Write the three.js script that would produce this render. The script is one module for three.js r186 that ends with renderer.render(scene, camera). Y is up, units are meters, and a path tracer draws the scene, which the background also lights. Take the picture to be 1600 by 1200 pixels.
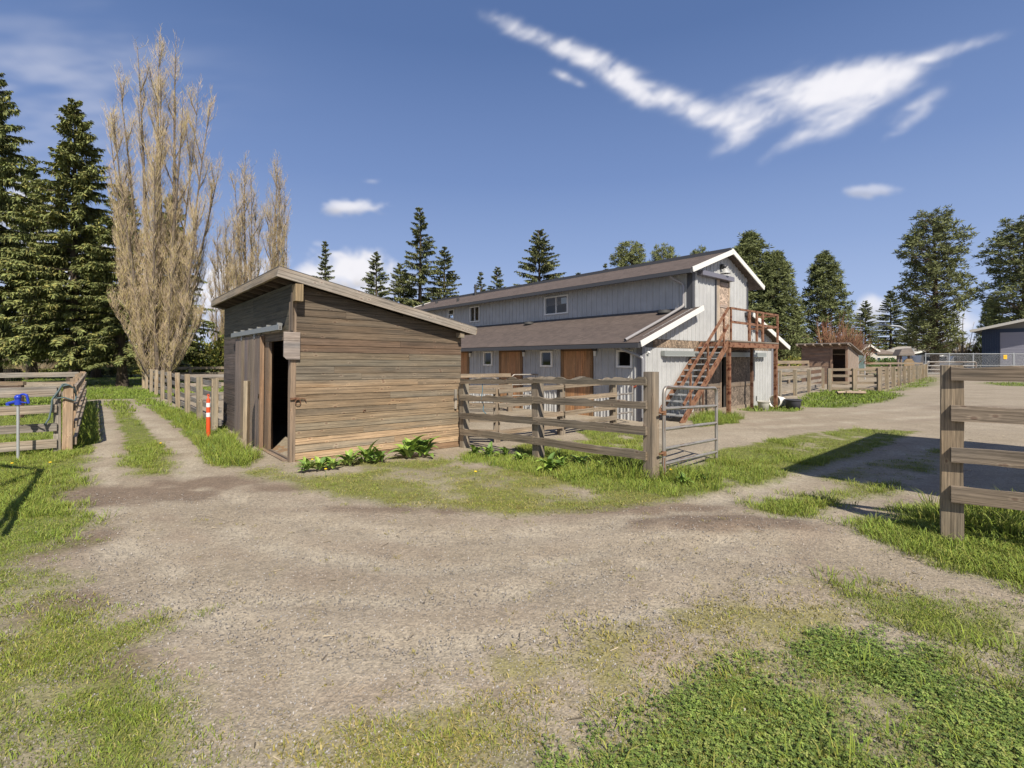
import * as THREE from 'three';
import { mergeGeometries } from 'three/addons/utils/BufferGeometryUtils.js';

// ---------------------------------------------------------------- camera, sky, sun, exposure
const scene = new THREE.Scene();
const EYE = 1.65, FOCAL = 755, HORIZON = 562;                 // metres, photo pixels, photo row of the horizon
const camera = new THREE.PerspectiveCamera(2 * Math.atan(600 / FOCAL) * 180 / Math.PI, 4 / 3, 0.05, 2000);
camera.position.set(0, EYE, 0);
camera.lookAt(0, EYE, -10);
camera.setViewOffset(1600, 1200, 0, 600 - HORIZON, 1600, 1200);   // level camera with a slightly shifted lens
const renderer = new THREE.WebGLRenderer({ antialias: true });
renderer.toneMapping = THREE.LinearToneMapping;
renderer.toneMappingExposure = 1.32;
renderer.shadowMap.enabled = true;
const toSun = new THREE.Vector3(0.296 * 0.682, 0.731, 0.955 * 0.682).normalize();
const sun = new THREE.DirectionalLight(new THREE.Color(1.0, 0.93, 0.82), 4.7);
sun.position.copy(toSun).multiplyScalar(80); sun.target.position.set(0, 0, -12);
sun.position.z -= 12;
sun.castShadow = true; sun.shadow.radius = 1; sun.shadow.mapSize.set(4096, 4096);
Object.assign(sun.shadow.camera, { left: -60, right: 60, top: 60, bottom: -60, near: 1, far: 220 });
scene.add(sun, sun.target);

// ---------------------------------------------------------------- small tools
function rng(seed) { let a = seed >>> 0; return () => { a = (a + 0x6D2B79F5) | 0; let t = Math.imul(a ^ (a >>> 15), 1 | a); t = (t + Math.imul(t ^ (t >>> 7), 61 | t)) ^ t; return ((t ^ (t >>> 14)) >>> 0) / 4294967296; }; }
const clamp = (x, a = 0, b = 1) => Math.min(b, Math.max(a, x));
const sstep = (a, b, x) => { const t = clamp((x - a) / (b - a)); return t * t * (3 - 2 * t); };
const mix = (a, b, t) => a + (b - a) * t;
const PERM = new Uint32Array(512); { const r = rng(77); for (let i = 0; i < 256; i++) PERM[i] = Math.floor(r() * 4294967296); for (let i = 0; i < 256; i++) PERM[256 + i] = PERM[i]; }
function hash2(ix, iy) { let h = Math.imul(ix, 374761393) ^ Math.imul(iy, 668265263); h = Math.imul(h ^ (h >>> 13), 1274126177); h ^= h >>> 16; return (h >>> 0) / 4294967296; }
function vnoise(x, y, px = 0, py = 0) {          // value noise, 0..1, period px, py when given
  let ix = Math.floor(x), iy = Math.floor(y); const fx = x - ix, fy = y - iy, sx = fx * fx * (3 - 2 * fx), sy = fy * fy * (3 - 2 * fy);
  let ix1 = ix + 1, iy1 = iy + 1;
  if (px) { ix = ((ix % px) + px) % px; ix1 = ((ix1 % px) + px) % px; }
  if (py) { iy = ((iy % py) + py) % py; iy1 = ((iy1 % py) + py) % py; }
  const a = hash2(ix, iy), b = hash2(ix1, iy), c = hash2(ix, iy1), d = hash2(ix1, iy1);
  return a + (b - a) * sx + (c - a) * sy + (a - b - c + d) * sx * sy;
}
function fbm(x, y, oct = 4) { let s = 0, a = 0.5, n = 0; for (let i = 0; i < oct; i++) { s += a * vnoise(x, y); n += a; a *= 0.5; x = x * 2.03 + 17.1; y = y * 2.03 + 9.7; } return s / n; }
function pfbm(x, y, px, py, oct = 4) { let s = 0, a = 0.5, n = 0; for (let i = 0; i < oct; i++) { s += a * vnoise(x, y, px, py); n += a; a *= 0.5; x *= 2; y *= 2; px *= 2; py *= 2; } return s / n; }
const lin = (r, g, b) => new THREE.Color().setRGB(r, g, b);
const toS = (v) => { v = clamp(v); return v <= 0.0031308 ? v * 12.92 : 1.055 * Math.pow(v, 1 / 2.4) - 0.055; };

function dataTex(w, h, fn, srgb, rw, rh) {       // fn(x, y) -> [r, g, b] 0..1 (display values when srgb)
  const d = new Uint8Array(w * h * 4);
  for (let y = 0; y < h; y++) for (let x = 0; x < w; x++) { const c = fn(x, y), k = (y * w + x) * 4; d[k] = clamp(c[0]) * 255; d[k + 1] = clamp(c[1]) * 255; d[k + 2] = clamp(c[2]) * 255; d[k + 3] = 255; }
  const t = new THREE.DataTexture(d, w, h, THREE.RGBAFormat); t.wrapS = t.wrapT = THREE.RepeatWrapping; t.magFilter = THREE.LinearFilter; t.minFilter = THREE.LinearMipmapLinearFilter; t.generateMipmaps = true;
  if (srgb) t.colorSpace = THREE.SRGBColorSpace;
  if (rw) t.repeat.set(1 / rw, 1 / rh);          // uv are in metres: one picture spans rw x rh metres
  t.needsUpdate = true; return t;
}

// ---------------------------------------------------------------- the sky: clear spring blue, a long wispy cloud, small cumulus low down
{
  const SKY = .88, W = 2048, H = 1024, data = new Float32Array(W * H * 4);
  const stops = [[-90, .30, .31, .33], [-2, .42, .46, .52], [0, .48, .56, .72], [5, .35, .455, .69], [12, .245, .345, .585], [20, .162, .25, .48], [33, .092, .16, .345], [55, .064, .115, .27], [90, .05, .09, .235]];
  const wisps = [[790, 38, 50, 14, .4, .42], [845, 62, 46, 12, .3, .65], [905, 84, 55, 15, .38, .8], [968, 122, 56, 19, .62, .9], [1050, 156, 62, 19, .36, .85], [1122, 186, 44, 17, .15, .8], [1200, 166, 66, 28, -.28, .92], [1290, 140, 84, 30, -.2, 1], [1375, 118, 62, 24, -.26, .95], [1448, 92, 58, 13, -.4, .6], [1530, 66, 60, 9, -.3, .4], [1160, 212, 50, 14, -.55, .5], [1262, 206, 62, 15, -.55, .5], [1335, 178, 72, 15, -.5, .55], [1422, 190, 46, 10, -.6, .42], [1440, 160, 60, 10, -.5, .35], [880, 118, 20, 7, .45, .4], [905, 130, 14, 6, .5, .3]];
  const puffs = [[550, 323, 34, 13, .9], [582, 283, 22, 6, .35], [1356, 298, 34, 8, .5], [545, 428, 62, 34, 1.15], [500, 436, 40, 24, 1], [590, 455, 60, 26, .9], [372, 440, 66, 46, 1.2], [330, 470, 60, 40, 1], [20, 330, 60, 46, 1.0], [60, 420, 120, 60, .9], [-60, 380, 90, 60, 1], [1490, 525, 70, 40, .9], [1360, 480, 26, 22, .8], [1560, 560, 120, 30, .7], [250, 500, 150, 40, .7], [760, 540, 200, 26, .5]];
  for (let j = 0; j < H; j++) {
    const el = ((j + .5) / H - .5) * Math.PI, deg = el * 180 / Math.PI, ce = Math.cos(el), sy = Math.sin(el);
    let k = 0; while (k < stops.length - 2 && deg > stops[k + 1][0]) k++;
    const A = stops[k], B = stops[k + 1], t = clamp((deg - A[0]) / (B[0] - A[0]));
    const base = [mix(A[1], B[1], t), mix(A[2], B[2], t), mix(A[3], B[3], t)];
    for (let i = 0; i < W; i++) {
      const phi = ((i + .5) / W - .5) * 2 * Math.PI, dx = ce * Math.cos(phi), dz = ce * Math.sin(phi);
      let c = 0, lum = .82;
      if (deg > -1 && deg < 75) {
        const az = Math.atan2(dx, -dz);                                   // 0 straight ahead, positive right
        const rw = 800 + FOCAL * Math.tan(clamp(az, -1.2, 1.2)), rv = HORIZON - FOCAL * Math.tan(el) / Math.max(.25, Math.cos(clamp(az, -1.2, 1.2)));
        const ahead = Math.abs(az) < 1.1;
        if (ahead) {
          const qx = rw + 46 * (fbm(rw / 70 + 3, rv / 50, 3) - .5), qv = rv + 34 * (fbm(rw / 70 + 63, rv / 50, 3) - .5), n1 = fbm(qx / 58 + qv / 90, qv / 40 - qx / 240, 5), n2 = fbm(qx / 20 + 40, qv / 11 - qx / 60, 4);
          let clear = 1;                                                    // the long cloud: soft overlapping wisps
          for (const [px, py, a, b, deg2, amp] of wisps) { const ca = Math.cos(deg2), sa = Math.sin(deg2), ux = (rw - px) * ca + (rv - py) * sa, uy = -(rw - px) * sa + (rv - py) * ca, e = (ux / a) ** 2 + (uy / b) ** 2; if (e < 7) clear *= 1 - amp * Math.exp(-e); }
          const env = 1 - clear;
          if (env > .02) {
            const fx = (qx * .91 - qv * .42), fy = (qv * .91 + qx * .42), nn = fbm(fx / 74, fy / 26 + 7, 6), nf = fbm(fx / 26 + 31, fy / 9, 4);
            c = Math.max(c, clamp(.22 * sstep(.05, .8, env) * (.4 + nn) + .72 * sstep(.06, 1.22, env * 1.10 + ((nn - .5) * 1.9 + (nf - .5) * 1.1) * Math.sqrt(env) * .95)));
          }
          const veil = Math.exp(-(((rw - 60) / 190) ** 2) - (((rv - 140) / 95) ** 2));
          c = Math.max(c, .42 * veil * sstep(.25, .8, fbm(rw / 150, rv / 30, 4)));
          for (const [px, py, a, b, s] of puffs) { const e = 1 - Math.hypot((rw - px) / a, (rv - py) / b) * .75; if (e > -.6) { const q = s * sstep(-.05, .85, e + (n1 - .5) * 1.25 + (n2 - .5) * .8); if (q > c) { c = Math.min(1, q); lum = .80 - .22 * sstep(-.1, .8, (rv - py) / b + (n2 - .5)); } } }
        } else {
          const n = fbm(az * 3.2 + 9, deg / 9, 5); c = .85 * sstep(.50, .74, n) * sstep(-1, 8, deg) * (1 - sstep(45, 75, deg));
        }
      }
      const o = (j * W + i) * 4; c = clamp(c);
      data[o] = SKY * mix(base[0], lum * .98, c); data[o + 1] = SKY * mix(base[1], lum * .97, c); data[o + 2] = SKY * mix(base[2], lum * 1.02, c); data[o + 3] = 1;
    }
  }
  const sky = new THREE.DataTexture(data, W, H, THREE.RGBAFormat, THREE.FloatType);
  sky.mapping = THREE.EquirectangularReflectionMapping; sky.magFilter = THREE.LinearFilter; sky.minFilter = THREE.LinearFilter; sky.colorSpace = THREE.LinearSRGBColorSpace; sky.needsUpdate = true;
  scene.background = sky; scene.environment = sky; scene.backgroundIntensity = 1; scene.environmentIntensity = 1;
}

// ---------------------------------------------------------------- scene helpers
const taken = new Map();
function numbered(name) { const n = taken.get(name) ?? 0; taken.set(name, n + 1); return n ? name + '_' + String(n).padStart(3, '0') : name; }
function tag(o, label, category, group, kind) { if (label) o.userData.label = label; if (category) o.userData.category = category; if (group) o.userData.group = group; if (kind) o.userData.kind = kind; return o; }
function thing(name, label, category, [x, y, z] = [0, 0, 0], turn = 0, group) {
  const o = new THREE.Group(); o.name = numbered(name); o.position.set(x, y, z); o.rotation.y = turn; scene.add(o); return tag(o, label, category, group);
}
function part(parent, name, geo, mat, pos, rot, label) {
  const m = new THREE.Mesh(geo, mat); m.name = name; if (pos) m.position.set(...pos); if (rot) m.rotation.set(rot[0], rot[1], rot[2], rot[3] ?? 'XYZ');
  m.castShadow = m.receiveShadow = true; parent.add(m); if (label) m.userData.label = label; return m;
}
function top(name, geo, mat, label, category, pos, turn = 0, group, kind) {
  const m = new THREE.Mesh(geo, mat); m.name = numbered(name); if (pos) m.position.set(...pos); m.rotation.y = turn; m.castShadow = m.receiveShadow = true; scene.add(m); return tag(m, label, category, group, kind);
}
// photo pixel that shows a point on the ground -> [x, z] in metres
function G(px, py, drop = 0) { const Z = FOCAL * (EYE + drop) / (py - HORIZON); return [(px - 800) / FOCAL * Z, -Z]; }
const atDepth = (px, Z) => (px - 800) / FOCAL * Z;             // x of a column of the photo at a known distance
const upAt = (py, Z) => EYE - (py - HORIZON) * Z / FOCAL;      // height of a row of the photo at a known distance
const AXIS = 0.71074;                                          // barn and shed are turned by this much
const E2 = [Math.cos(AXIS), -Math.sin(AXIS)], NZ = [Math.sin(AXIS), Math.cos(AXIS)];   // their long side and their front, as x, z
const MOUND = [G(1125, 826), G(165, 770), G(1010, 790), G(330, 765)];
function gy(x, z) {                                            // the lie of the land
  let y = -0.16 * Math.exp(-(((x + .95) ** 2 + (z + 9.95) ** 2) / 5.8));
  const d = Math.hypot(x, z);
  y += .035 * (vnoise(x * .45 + 3, z * .45) - .5) * sstep(1, 4, d);
  if (d < 30) y += .016 * (vnoise(x * 2.1, z * 2.1 + 5) - .5);
  const [m] = MOUND; y += .055 * Math.exp(-(((x - m[0]) / .9) ** 2) - ((z - m[1]) / .28) ** 2);
  return y;
}

// --- textures
const woodTex = (seed, dark, warm) => { const r = rng(seed), knots = []; for (let i = 0; i < 14; i++) knots.push([r(), r(), .012 + r() * .014]); return dataTex(1024, 512, (x, y) => {
  const u = x / 1024, v = y / 512; let w = v * 512 / 512;
  let kn = 0, ring = 0;
  for (const [kx, ky, s] of knots) { let dx = Math.abs(u - kx); dx = Math.min(dx, 1 - dx); let dy = v - ky; if (dy > .5) dy -= 1; if (dy < -.5) dy += 1; const q = Math.hypot(dx * 2 / s, dy * .55 / s * 1.5); if (q < 6) { w += Math.sign(dy || 1) * .02 * Math.exp(-q * q * .22); kn = Math.max(kn, sstep(1.25, .5, q)); ring = Math.max(ring, sstep(2.4, 1.3, q) * .5); } }
  const a = pfbm(u * 2, w * 24, 2, 24, 3), b = pfbm(u * 4, w * 96, 4, 96, 2), c = pfbm(u * 6 + 2, v * 5, 6, 5, 4), f = vnoise(u * 40, w * 256, 40, 256);
  let g = .66 + .15 * (a - .5) + .24 * (b - .5) + .17 * (c - .5) + .15 * (f - .5);
  g -= .17 * sstep(.62, .78, pfbm(u * 3, w * 70, 3, 70, 2)) * dark; g -= .20 * kn; g += .16 * ring;
  const h = (pfbm(u * 3 + 5, v * 4, 3, 4, 3) - .5) * warm;
  return [g + h * .45 + kn * .04 + .135, g + .118 + h * .1, g - h * .3 + .098];
}, true, 2.2, .55); };
const TW = woodTex(11, 1, .16), TW2 = woodTex(23, .7, .22), TW3 = woodTex(5, 1.2, .12);
const TWB = dataTex(512, 512, (x, y) => { const u = x / 512, v = y / 512, g = .5 + .6 * (pfbm(u * 4, v * 64, 4, 64, 3) - .5) + .35 * (pfbm(u * 3, v * 20, 3, 20, 2) - .5); return [g, g, g]; }, false, 1.1, .4);
const woods = new Map();
function wood(r, g, b, tex = TW, rough = .88) { const k = [r, g, b, tex.id].join(); if (!woods.has(k)) woods.set(k, new THREE.MeshStandardMaterial({ color: lin(r, g, b), map: tex, bumpMap: TWB, bumpScale: .004, roughness: rough })); return woods.get(k); }
const flat = (r, g, b, rough = .7, metal = 0, extra = {}) => new THREE.MeshStandardMaterial({ color: lin(r, g, b), roughness: rough, metalness: metal, ...extra });
const TDIRT = dataTex(512, 512, (x, y) => { const u = x / 512, v = y / 512, g = .80 + .35 * (pfbm(u * 6, v * 6, 6, 6, 5) - .5) + .12 * (vnoise(u * 128, v * 128, 128, 128) - .5); return [g, g, g]; }, true, 1.3, 1.3);
const TRUST = dataTex(512, 512, (x, y) => { const u = x / 512, v = y / 512, n = pfbm(u * 7, v * 7, 7, 7, 5), s = sstep(.54, .68, n), g = .82 + .3 * (pfbm(u * 20, v * 20, 20, 20, 3) - .5); return [g * mix(1, .62, s), g * mix(1, .42, s), g * mix(1, .30, s)]; }, true, .7, .7);
const TOSB = dataTex(512, 512, (() => { const cells = []; const r = rng(3); for (let i = 0; i < 900; i++) cells.push([r(), r(), r() * Math.PI, .55 + r() * .5]); const img = new Float32Array(512 * 512).fill(.75); for (const [cx, cy, a, g] of cells) { const ca = Math.cos(a), sa = Math.sin(a), L = 22, Wd = 6; for (let p = -L; p <= L; p++) for (let q = -Wd; q <= Wd; q++) { const X = (Math.round(cx * 512 + p * ca - q * sa) + 1024) % 512, Y = (Math.round(cy * 512 + p * sa + q * ca) + 1024) % 512; img[Y * 512 + X] = g + .1 * (vnoise(q * .9 + cx * 99, p * .08) - .5); } } return (x, y) => { const u = x / 512, v = y / 512, g = img[y * 512 + x] * (.9 + .35 * (pfbm(u * 3, v * 3, 3, 3, 4) - .5)); return [g, g * .97, g * .93]; }; })(), true, 1.2, 1.2);
const TSHING = dataTex(1024, 1024, (x, y) => {                          // asphalt shingles, 2 m by 2 m, 14 courses
  const row = Math.floor(y / 1024 * 14), fy = (y / 1024 * 14) % 1, tab = Math.floor(x / 1024 * 13 + (row % 2) * .5 + hash2(row, 7) * .4), tone = hash2(tab % 13, row) * .12, n = vnoise(x * .5, y * .5, 512, 512) * .22 + pfbm(x / 1024 * 4, y / 1024 * 4, 4, 4, 3) * .08 + .07;
  const g = .58 + tone + n - .20 * sstep(.90, 1, fy); return [g * 1.03, g, g * .98];
}, true, 2, 2);
const TFINE = dataTex(512, 512, (x, y) => { const u = x / 512, v = y / 512, g = .86 + .12 * (pfbm(u * 5, v * 5, 5, 5, 5) - .5) ; return [g, g, g]; }, true, 1.5, 1.5);

// --- geometry
function setBoardUV(g, seed, along = 'x') {                    // uv in metres with the grain along the piece
  const p = g.attributes.position, n = g.attributes.normal, uv = g.attributes.uv, ou = (seed * 7.313) % 5, ov = (seed * 3.77) % 3;
  for (let i = 0; i < p.count; i++) {
    const X = p.getX(i), Y = p.getY(i), Z = p.getZ(i), ax = Math.abs(n.getX(i)), ay = Math.abs(n.getY(i)), az = Math.abs(n.getZ(i));
    let u, v;
    if (along === 'x') { u = ax > .8 ? Z * .2 : X; v = ay > .7 && ay > az ? Z : Y; }
    else if (along === 'y') { u = ay > .8 ? X * .2 : Y; v = ax > az ? Z : X; }
    else { u = az > .8 ? X * .2 : Z; v = ay > ax ? X : Y; }
    uv.setXY(i, u + ou, v + ov);
  }
  return g;
}
let boardSeed = 1;
function board(len, h, t, { along = 'x', seg = 1, rough = 0, chew = 0 } = {}) {   // a board centred on its middle, len along its axis
  const s = boardSeed++; let g;
  if (along === 'x') g = new THREE.BoxGeometry(len, h, t, seg, rough || chew ? 2 : 1, 1);
  else if (along === 'y') g = new THREE.BoxGeometry(t, len, h, 1, seg, 1);
  else g = new THREE.BoxGeometry(t, h, len, 1, 1, seg);
  if (rough || chew) {
    const p = g.attributes.position;
    for (let i = 0; i < p.count; i++) {
      const a = along === 'x' ? p.getX(i) : along === 'y' ? p.getY(i) : p.getZ(i), sy = Math.sign(Math.round(p.getY(i) * 1e4)), sz = Math.sign(Math.round(p.getZ(i) * 1e4)), sx = Math.sign(Math.round(p.getX(i) * 1e4));
      if (along === 'x') {
        const wob = (vnoise(a * 1.3 + s * 9, s) - .5) * rough * 2;
        p.setY(i, p.getY(i) + wob + sy * (vnoise(a * 5 + s * 3, s + sy * 4 + sz) - .5) * rough * 1.2 - (sy > 0 ? chew * Math.pow(fbm(a * 6 + s * 5, s * 2.1 + sz * .4, 3), 1.6) * 1.7 : 0));
        p.setZ(i, p.getZ(i) + sz * (vnoise(a * 4 + s, s * 2 + sy) - .5) * rough);
      } else if (along === 'y') { p.setX(i, p.getX(i) + sx * (vnoise(a * 3 + s, s + sz) - .5) * rough); p.setZ(i, p.getZ(i) + sz * (vnoise(a * 3 + s * 2, s + sx) - .5) * rough); }
    }
    g.computeVertexNormals();
    const f = g.toNonIndexed(); f.computeVertexNormals(); g = f;
  }
  return setBoardUV(g, s, along);
}
function prism(pts, depth, seed = boardSeed++, along = 'x') {   // outline in x, y pushed out along +z
  const sh = new THREE.Shape(pts.map(([x, y]) => new THREE.Vector2(x, y))); const g = new THREE.ExtrudeGeometry(sh, { depth, bevelEnabled: false, steps: 1 });
  return setBoardUV(g, seed, along);
}
function tube(pts, r, seg = 24, rad = 7) { return new THREE.TubeGeometry(new THREE.CatmullRomCurve3(pts.map((p) => new THREE.Vector3(...p)), false, 'catmullrom', .15), seg, r, rad, false); }
function rod(a, b, r0, r1 = r0, rad = 6) {                      // a straight tapered rod from a to b
  const A = new THREE.Vector3(...a), B = new THREE.Vector3(...b), d = B.clone().sub(A), g = new THREE.CylinderGeometry(r1, r0, d.length(), rad, 1);
  g.applyQuaternion(new THREE.Quaternion().setFromUnitVectors(new THREE.Vector3(0, 1, 0), d.clone().normalize())); g.translate(...A.add(B).multiplyScalar(.5).toArray()); return g;
}
const boxAt = (x0, x1, y0, y1, z0, z1) => { const g = new THREE.BoxGeometry(x1 - x0, y1 - y0, z1 - z0); g.translate((x0 + x1) / 2, (y0 + y1) / 2, (z0 + z1) / 2); return setBoardUV(g, 1, x1 - x0 > y1 - y0 ? 'x' : 'y'); };
const merge = (gs) => mergeGeometries(gs.map((g) => { const q = g.index ? g.toNonIndexed() : g; for (const k of Object.keys(q.attributes)) if (!['position', 'normal', 'uv'].includes(k)) q.deleteAttribute(k); return q; }), false);
class Faces {                                                   // loose coloured faces: leaves, needles, twigs
  constructor() { this.p = []; this.c = []; }
  tri(a, b, c, col) { this.p.push(a[0], a[1], a[2], b[0], b[1], b[2], c[0], c[1], c[2]); for (let i = 0; i < 3; i++) this.c.push(col[0], col[1], col[2]); }
  kite(o, d, s, len, w, col, bend = 0) {                        // base o, along d, side s
    const m = .45, mx = o[0] + d[0] * len * m, my = o[1] + d[1] * len * m, mz = o[2] + d[2] * len * m, a = [mx + s[0] * w, my + s[1] * w, mz + s[2] * w], b = [mx - s[0] * w, my - s[1] * w, mz - s[2] * w], t = [o[0] + d[0] * len, o[1] + d[1] * len - bend, o[2] + d[2] * len];
    this.tri(o, a, b, col); this.tri(a, t, b, col);
  }
  stick(a, b, r0, r1, col) {                                    // three-sided twig
    const dx = b[0] - a[0], dy = b[1] - a[1], dz = b[2] - a[2], L = Math.hypot(dx, dy, dz) || 1; let u = Math.abs(dy / L) > .9 ? [1, 0, 0] : [0, 1, 0];
    let s = [dy * u[2] - dz * u[1], dz * u[0] - dx * u[2], dx * u[1] - dy * u[0]]; const sl = Math.hypot(...s); s = s.map((v) => v / sl);
    const q = [(dy * s[2] - dz * s[1]) / L, (dz * s[0] - dx * s[2]) / L, (dx * s[1] - dy * s[0]) / L], A = [], B = [];
    for (let k = 0; k < 3; k++) { const c = Math.cos(k * 2.0944), n = Math.sin(k * 2.0944); A.push([0, 1, 2].map((i) => a[i] + (s[i] * c + q[i] * n) * r0)); B.push([0, 1, 2].map((i) => b[i] + (s[i] * c + q[i] * n) * r1)); }
    for (let k = 0; k < 3; k++) { const n = (k + 1) % 3; this.tri(A[k], A[n], B[k], col); this.tri(A[n], B[n], B[k], col); }
  }
  geo() { const g = new THREE.BufferGeometry(); g.setAttribute('position', new THREE.Float32BufferAttribute(this.p, 3)); g.setAttribute('color', new THREE.Float32BufferAttribute(this.c, 3)); g.computeVertexNormals(); return g; }
}
function dirOf(az, el) { return [Math.cos(el) * Math.cos(az), Math.sin(el), Math.cos(el) * Math.sin(az)]; }
function sideOf(d, roll, r) { let u = Math.abs(d[1]) > .95 ? [1, 0, 0] : [0, 1, 0]; let s = [d[1] * u[2] - d[2] * u[1], d[2] * u[0] - d[0] * u[2], d[0] * u[1] - d[1] * u[0]]; const l = Math.hypot(...s); s = s.map((v) => v / l); const q = [d[1] * s[2] - d[2] * s[1], d[2] * s[0] - d[0] * s[2], d[0] * s[1] - d[1] * s[0]], c = Math.cos(roll), n = Math.sin(roll); return [s[0] * c + q[0] * n, s[1] * c + q[1] * n, s[2] * c + q[2] * n]; }

// ---------------------------------------------------------------- the ground: one sheet, gravel yard, wheel tracks, worn lawn
// outlines of what grows where, taken from the photograph and laid on the ground: [outline, cover, height, yellowness]
const inPoly = (P, x, z) => { let c = false; for (let i = 0, j = P.length - 1; i < P.length; j = i++) { const [xi, zi] = P[i], [xj, zj] = P[j]; if ((zi > z) !== (zj > z) && x < (xj - xi) * (z - zi) / (zj - zi) + xi) c = !c; } return c; };
const poly = (list) => { const P = list.map(([x, y]) => G(x, y)); let a = 1e9, b = -1e9, c = 1e9, d = -1e9; for (const [x, z] of P) { a = Math.min(a, x); b = Math.max(b, x); c = Math.min(c, z); d = Math.max(d, z); } return { P, box: [a - .4, b + .4, c - .4, d + .4] }; };
const PLANTED = [
  // left verge and the near left corner
  [[[-700, 670], [-200, 690], [104, 690], [146, 692], [132, 742], [103, 770], [84, 830], [70, 880], [20, 900], [-700, 900]], .90, .24, .25],
  [[[-700, 900], [20, 900], [70, 880], [120, 915], [165, 985], [215, 1030], [262, 1075], [250, 1110], [330, 1150], [300, 1260], [-700, 1260]], .42, .12, .45],
  [[[130, 1090], [262, 1070], [268, 1100], [330, 1150], [300, 1260], [60, 1260]], .82, .13, .34],
  // along the left fence, the strip between the wheel tracks, the right verge of the track
  [[[126, 629], [147, 629], [151, 692], [104, 705], [112, 660]], .97, .7, .05],
  [[[168, 627], [191, 627], [232, 672], [270, 722], [264, 740], [206, 741], [198, 700], [186, 660]], .95, .24, .30],
  [[[212, 626], [224, 617], [335, 664], [356, 672], [372, 700], [405, 716], [378, 730], [332, 724], [322, 708], [262, 655]], .97, .62, .16],
  // in front of the shed and along the middle fence
  [[[385, 735], [440, 722], [560, 712], [720, 698], [840, 708], [1018, 742], [1130, 720], [1150, 762], [1050, 778], [960, 790], [860, 797], [740, 796], [640, 788], [520, 775], [440, 752]], .62, .13, .55],
  [[[725, 696], [840, 704], [925, 690], [1010, 700], [1035, 745], [1120, 725], [1240, 735], [1150, 762], [1050, 776], [950, 768], [850, 742], [730, 715]], .93, .50, .24],
  [[[790, 690], [880, 682], [1000, 690], [1010, 735], [850, 712]], .75, .4, .5],
  [[[1110, 705], [1250, 680], [1340, 669], [1432, 673], [1385, 695], [1300, 722], [1240, 738], [1150, 764], [1090, 745]], .90, .22, .34],
  [[[905, 672], [1000, 668], [1010, 690], [930, 692]], .8, .4, .35],
  [[[1168, 796], [1215, 778], [1270, 768], [1330, 760], [1408, 752], [1385, 766], [1330, 778], [1280, 792], [1225, 803]], .9, .3, .35],
  [[[1290, 745], [1400, 716], [1475, 700], [1500, 706], [1440, 730], [1330, 757]], .42, .12, .5],
  // around the post on the right
  [[[1366, 826], [1392, 806], [1440, 792], [1480, 800], [1760, 806], [1900, 960], [1600, 935], [1545, 905], [1480, 885], [1410, 855]], .95, .52, .2],
  // near right: clover and short grass broken by gravel
  [[[880, 1145], [960, 1105], [1040, 1070], [1100, 1030], [1230, 1010], [1242, 985], [1285, 962], [1330, 985], [1400, 1000], [1470, 1012], [1480, 1040], [1560, 1075], [1800, 1120], [1900, 1260], [800, 1260]], .84, .2, .36],
  [[[1330, 925], [1420, 935], [1530, 950], [1640, 975], [1760, 1050], [1600, 1050], [1520, 1020], [1440, 985], [1360, 965]], .72, .25, .22],
  [[[640, 1150], [700, 1100], [860, 1010], [1000, 960], [1140, 930], [1300, 900], [1400, 905], [1330, 960], [1240, 1000], [1040, 1060], [900, 1120], [840, 1260], [600, 1260]], .20, .08, .9],
  [[[450, 1150], [560, 1095], [700, 1100], [760, 1090], [770, 1150], [700, 1260], [420, 1260]], .16, .1, .8],
  // round the barn stairs, the far right paddock edges
  [[[1075, 656], [1112, 645], [1158, 652], [1150, 662], [1085, 668]], .98, .85, .08],
  [[[1160, 640], [1185, 630], [1215, 633], [1255, 637], [1240, 643], [1170, 643]], .9, .5, .15],
  [[[1238, 632], [1262, 617], [1300, 609], [1380, 612], [1410, 618], [1375, 628], [1320, 637], [1262, 636]], .97, .35, .05],
  [[[1380, 614], [1420, 601], [1450, 587], [1462, 592], [1455, 602], [1420, 608]], .97, .4, .1],
  [[[1535, 598], [1700, 596], [1800, 608], [1560, 603]], .9, .3, .1],
].map(([l, cover, tall, yellow]) => ({ ...poly(l), cover, tall, yellow }));
const NOGRASS = [poly([[1478, 1036], [1530, 1020], [1600, 1040], [1700, 1080], [1600, 1085], [1530, 1068]])];
const LEFT = G(126, 629), FARL = G(224, 617);
const DARK = [[165, 772, 1.5, .5, .9], [320, 752, .9, .45, .8], [1135, 822, 1.05, .3, .95], [1000, 795, 1.3, .22, .75], [640, 795, 2.2, .2, .55], [430, 762, .9, .3, .6], [1130, 660, 1.2, .6, .35], [1560, 640, 3.2, 2.6, .5], [1290, 600, 3, 2, .3], [1100, 668, 1.6, .3, .35], [95, 950, .35, .35, .7], [170, 1045, .25, .2, .7], [110, 850, .35, .6, .6]].map(([x, y, a, b, s]) => [...G(x, y), a, b, s]);
const lineDist = (P) => (x, z) => { let b = 1e9; for (let i = 0; i < P.length - 1; i++) { const [x0, z0] = P[i], [x1, z1] = P[i + 1], ux = x1 - x0, uz = z1 - z0, t = clamp(((x - x0) * ux + (z - z0) * uz) / (ux * ux + uz * uz)); b = Math.min(b, Math.hypot(x - x0 - ux * t, z - z0 - uz * t)); } return b; };
const smoothLine = (list) => new THREE.CatmullRomCurve3(list.map(([x, y]) => { const g = G(x, y); return new THREE.Vector3(g[0], 0, g[1]); })).getPoints(40).map((p) => [p.x, p.z]);
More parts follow.
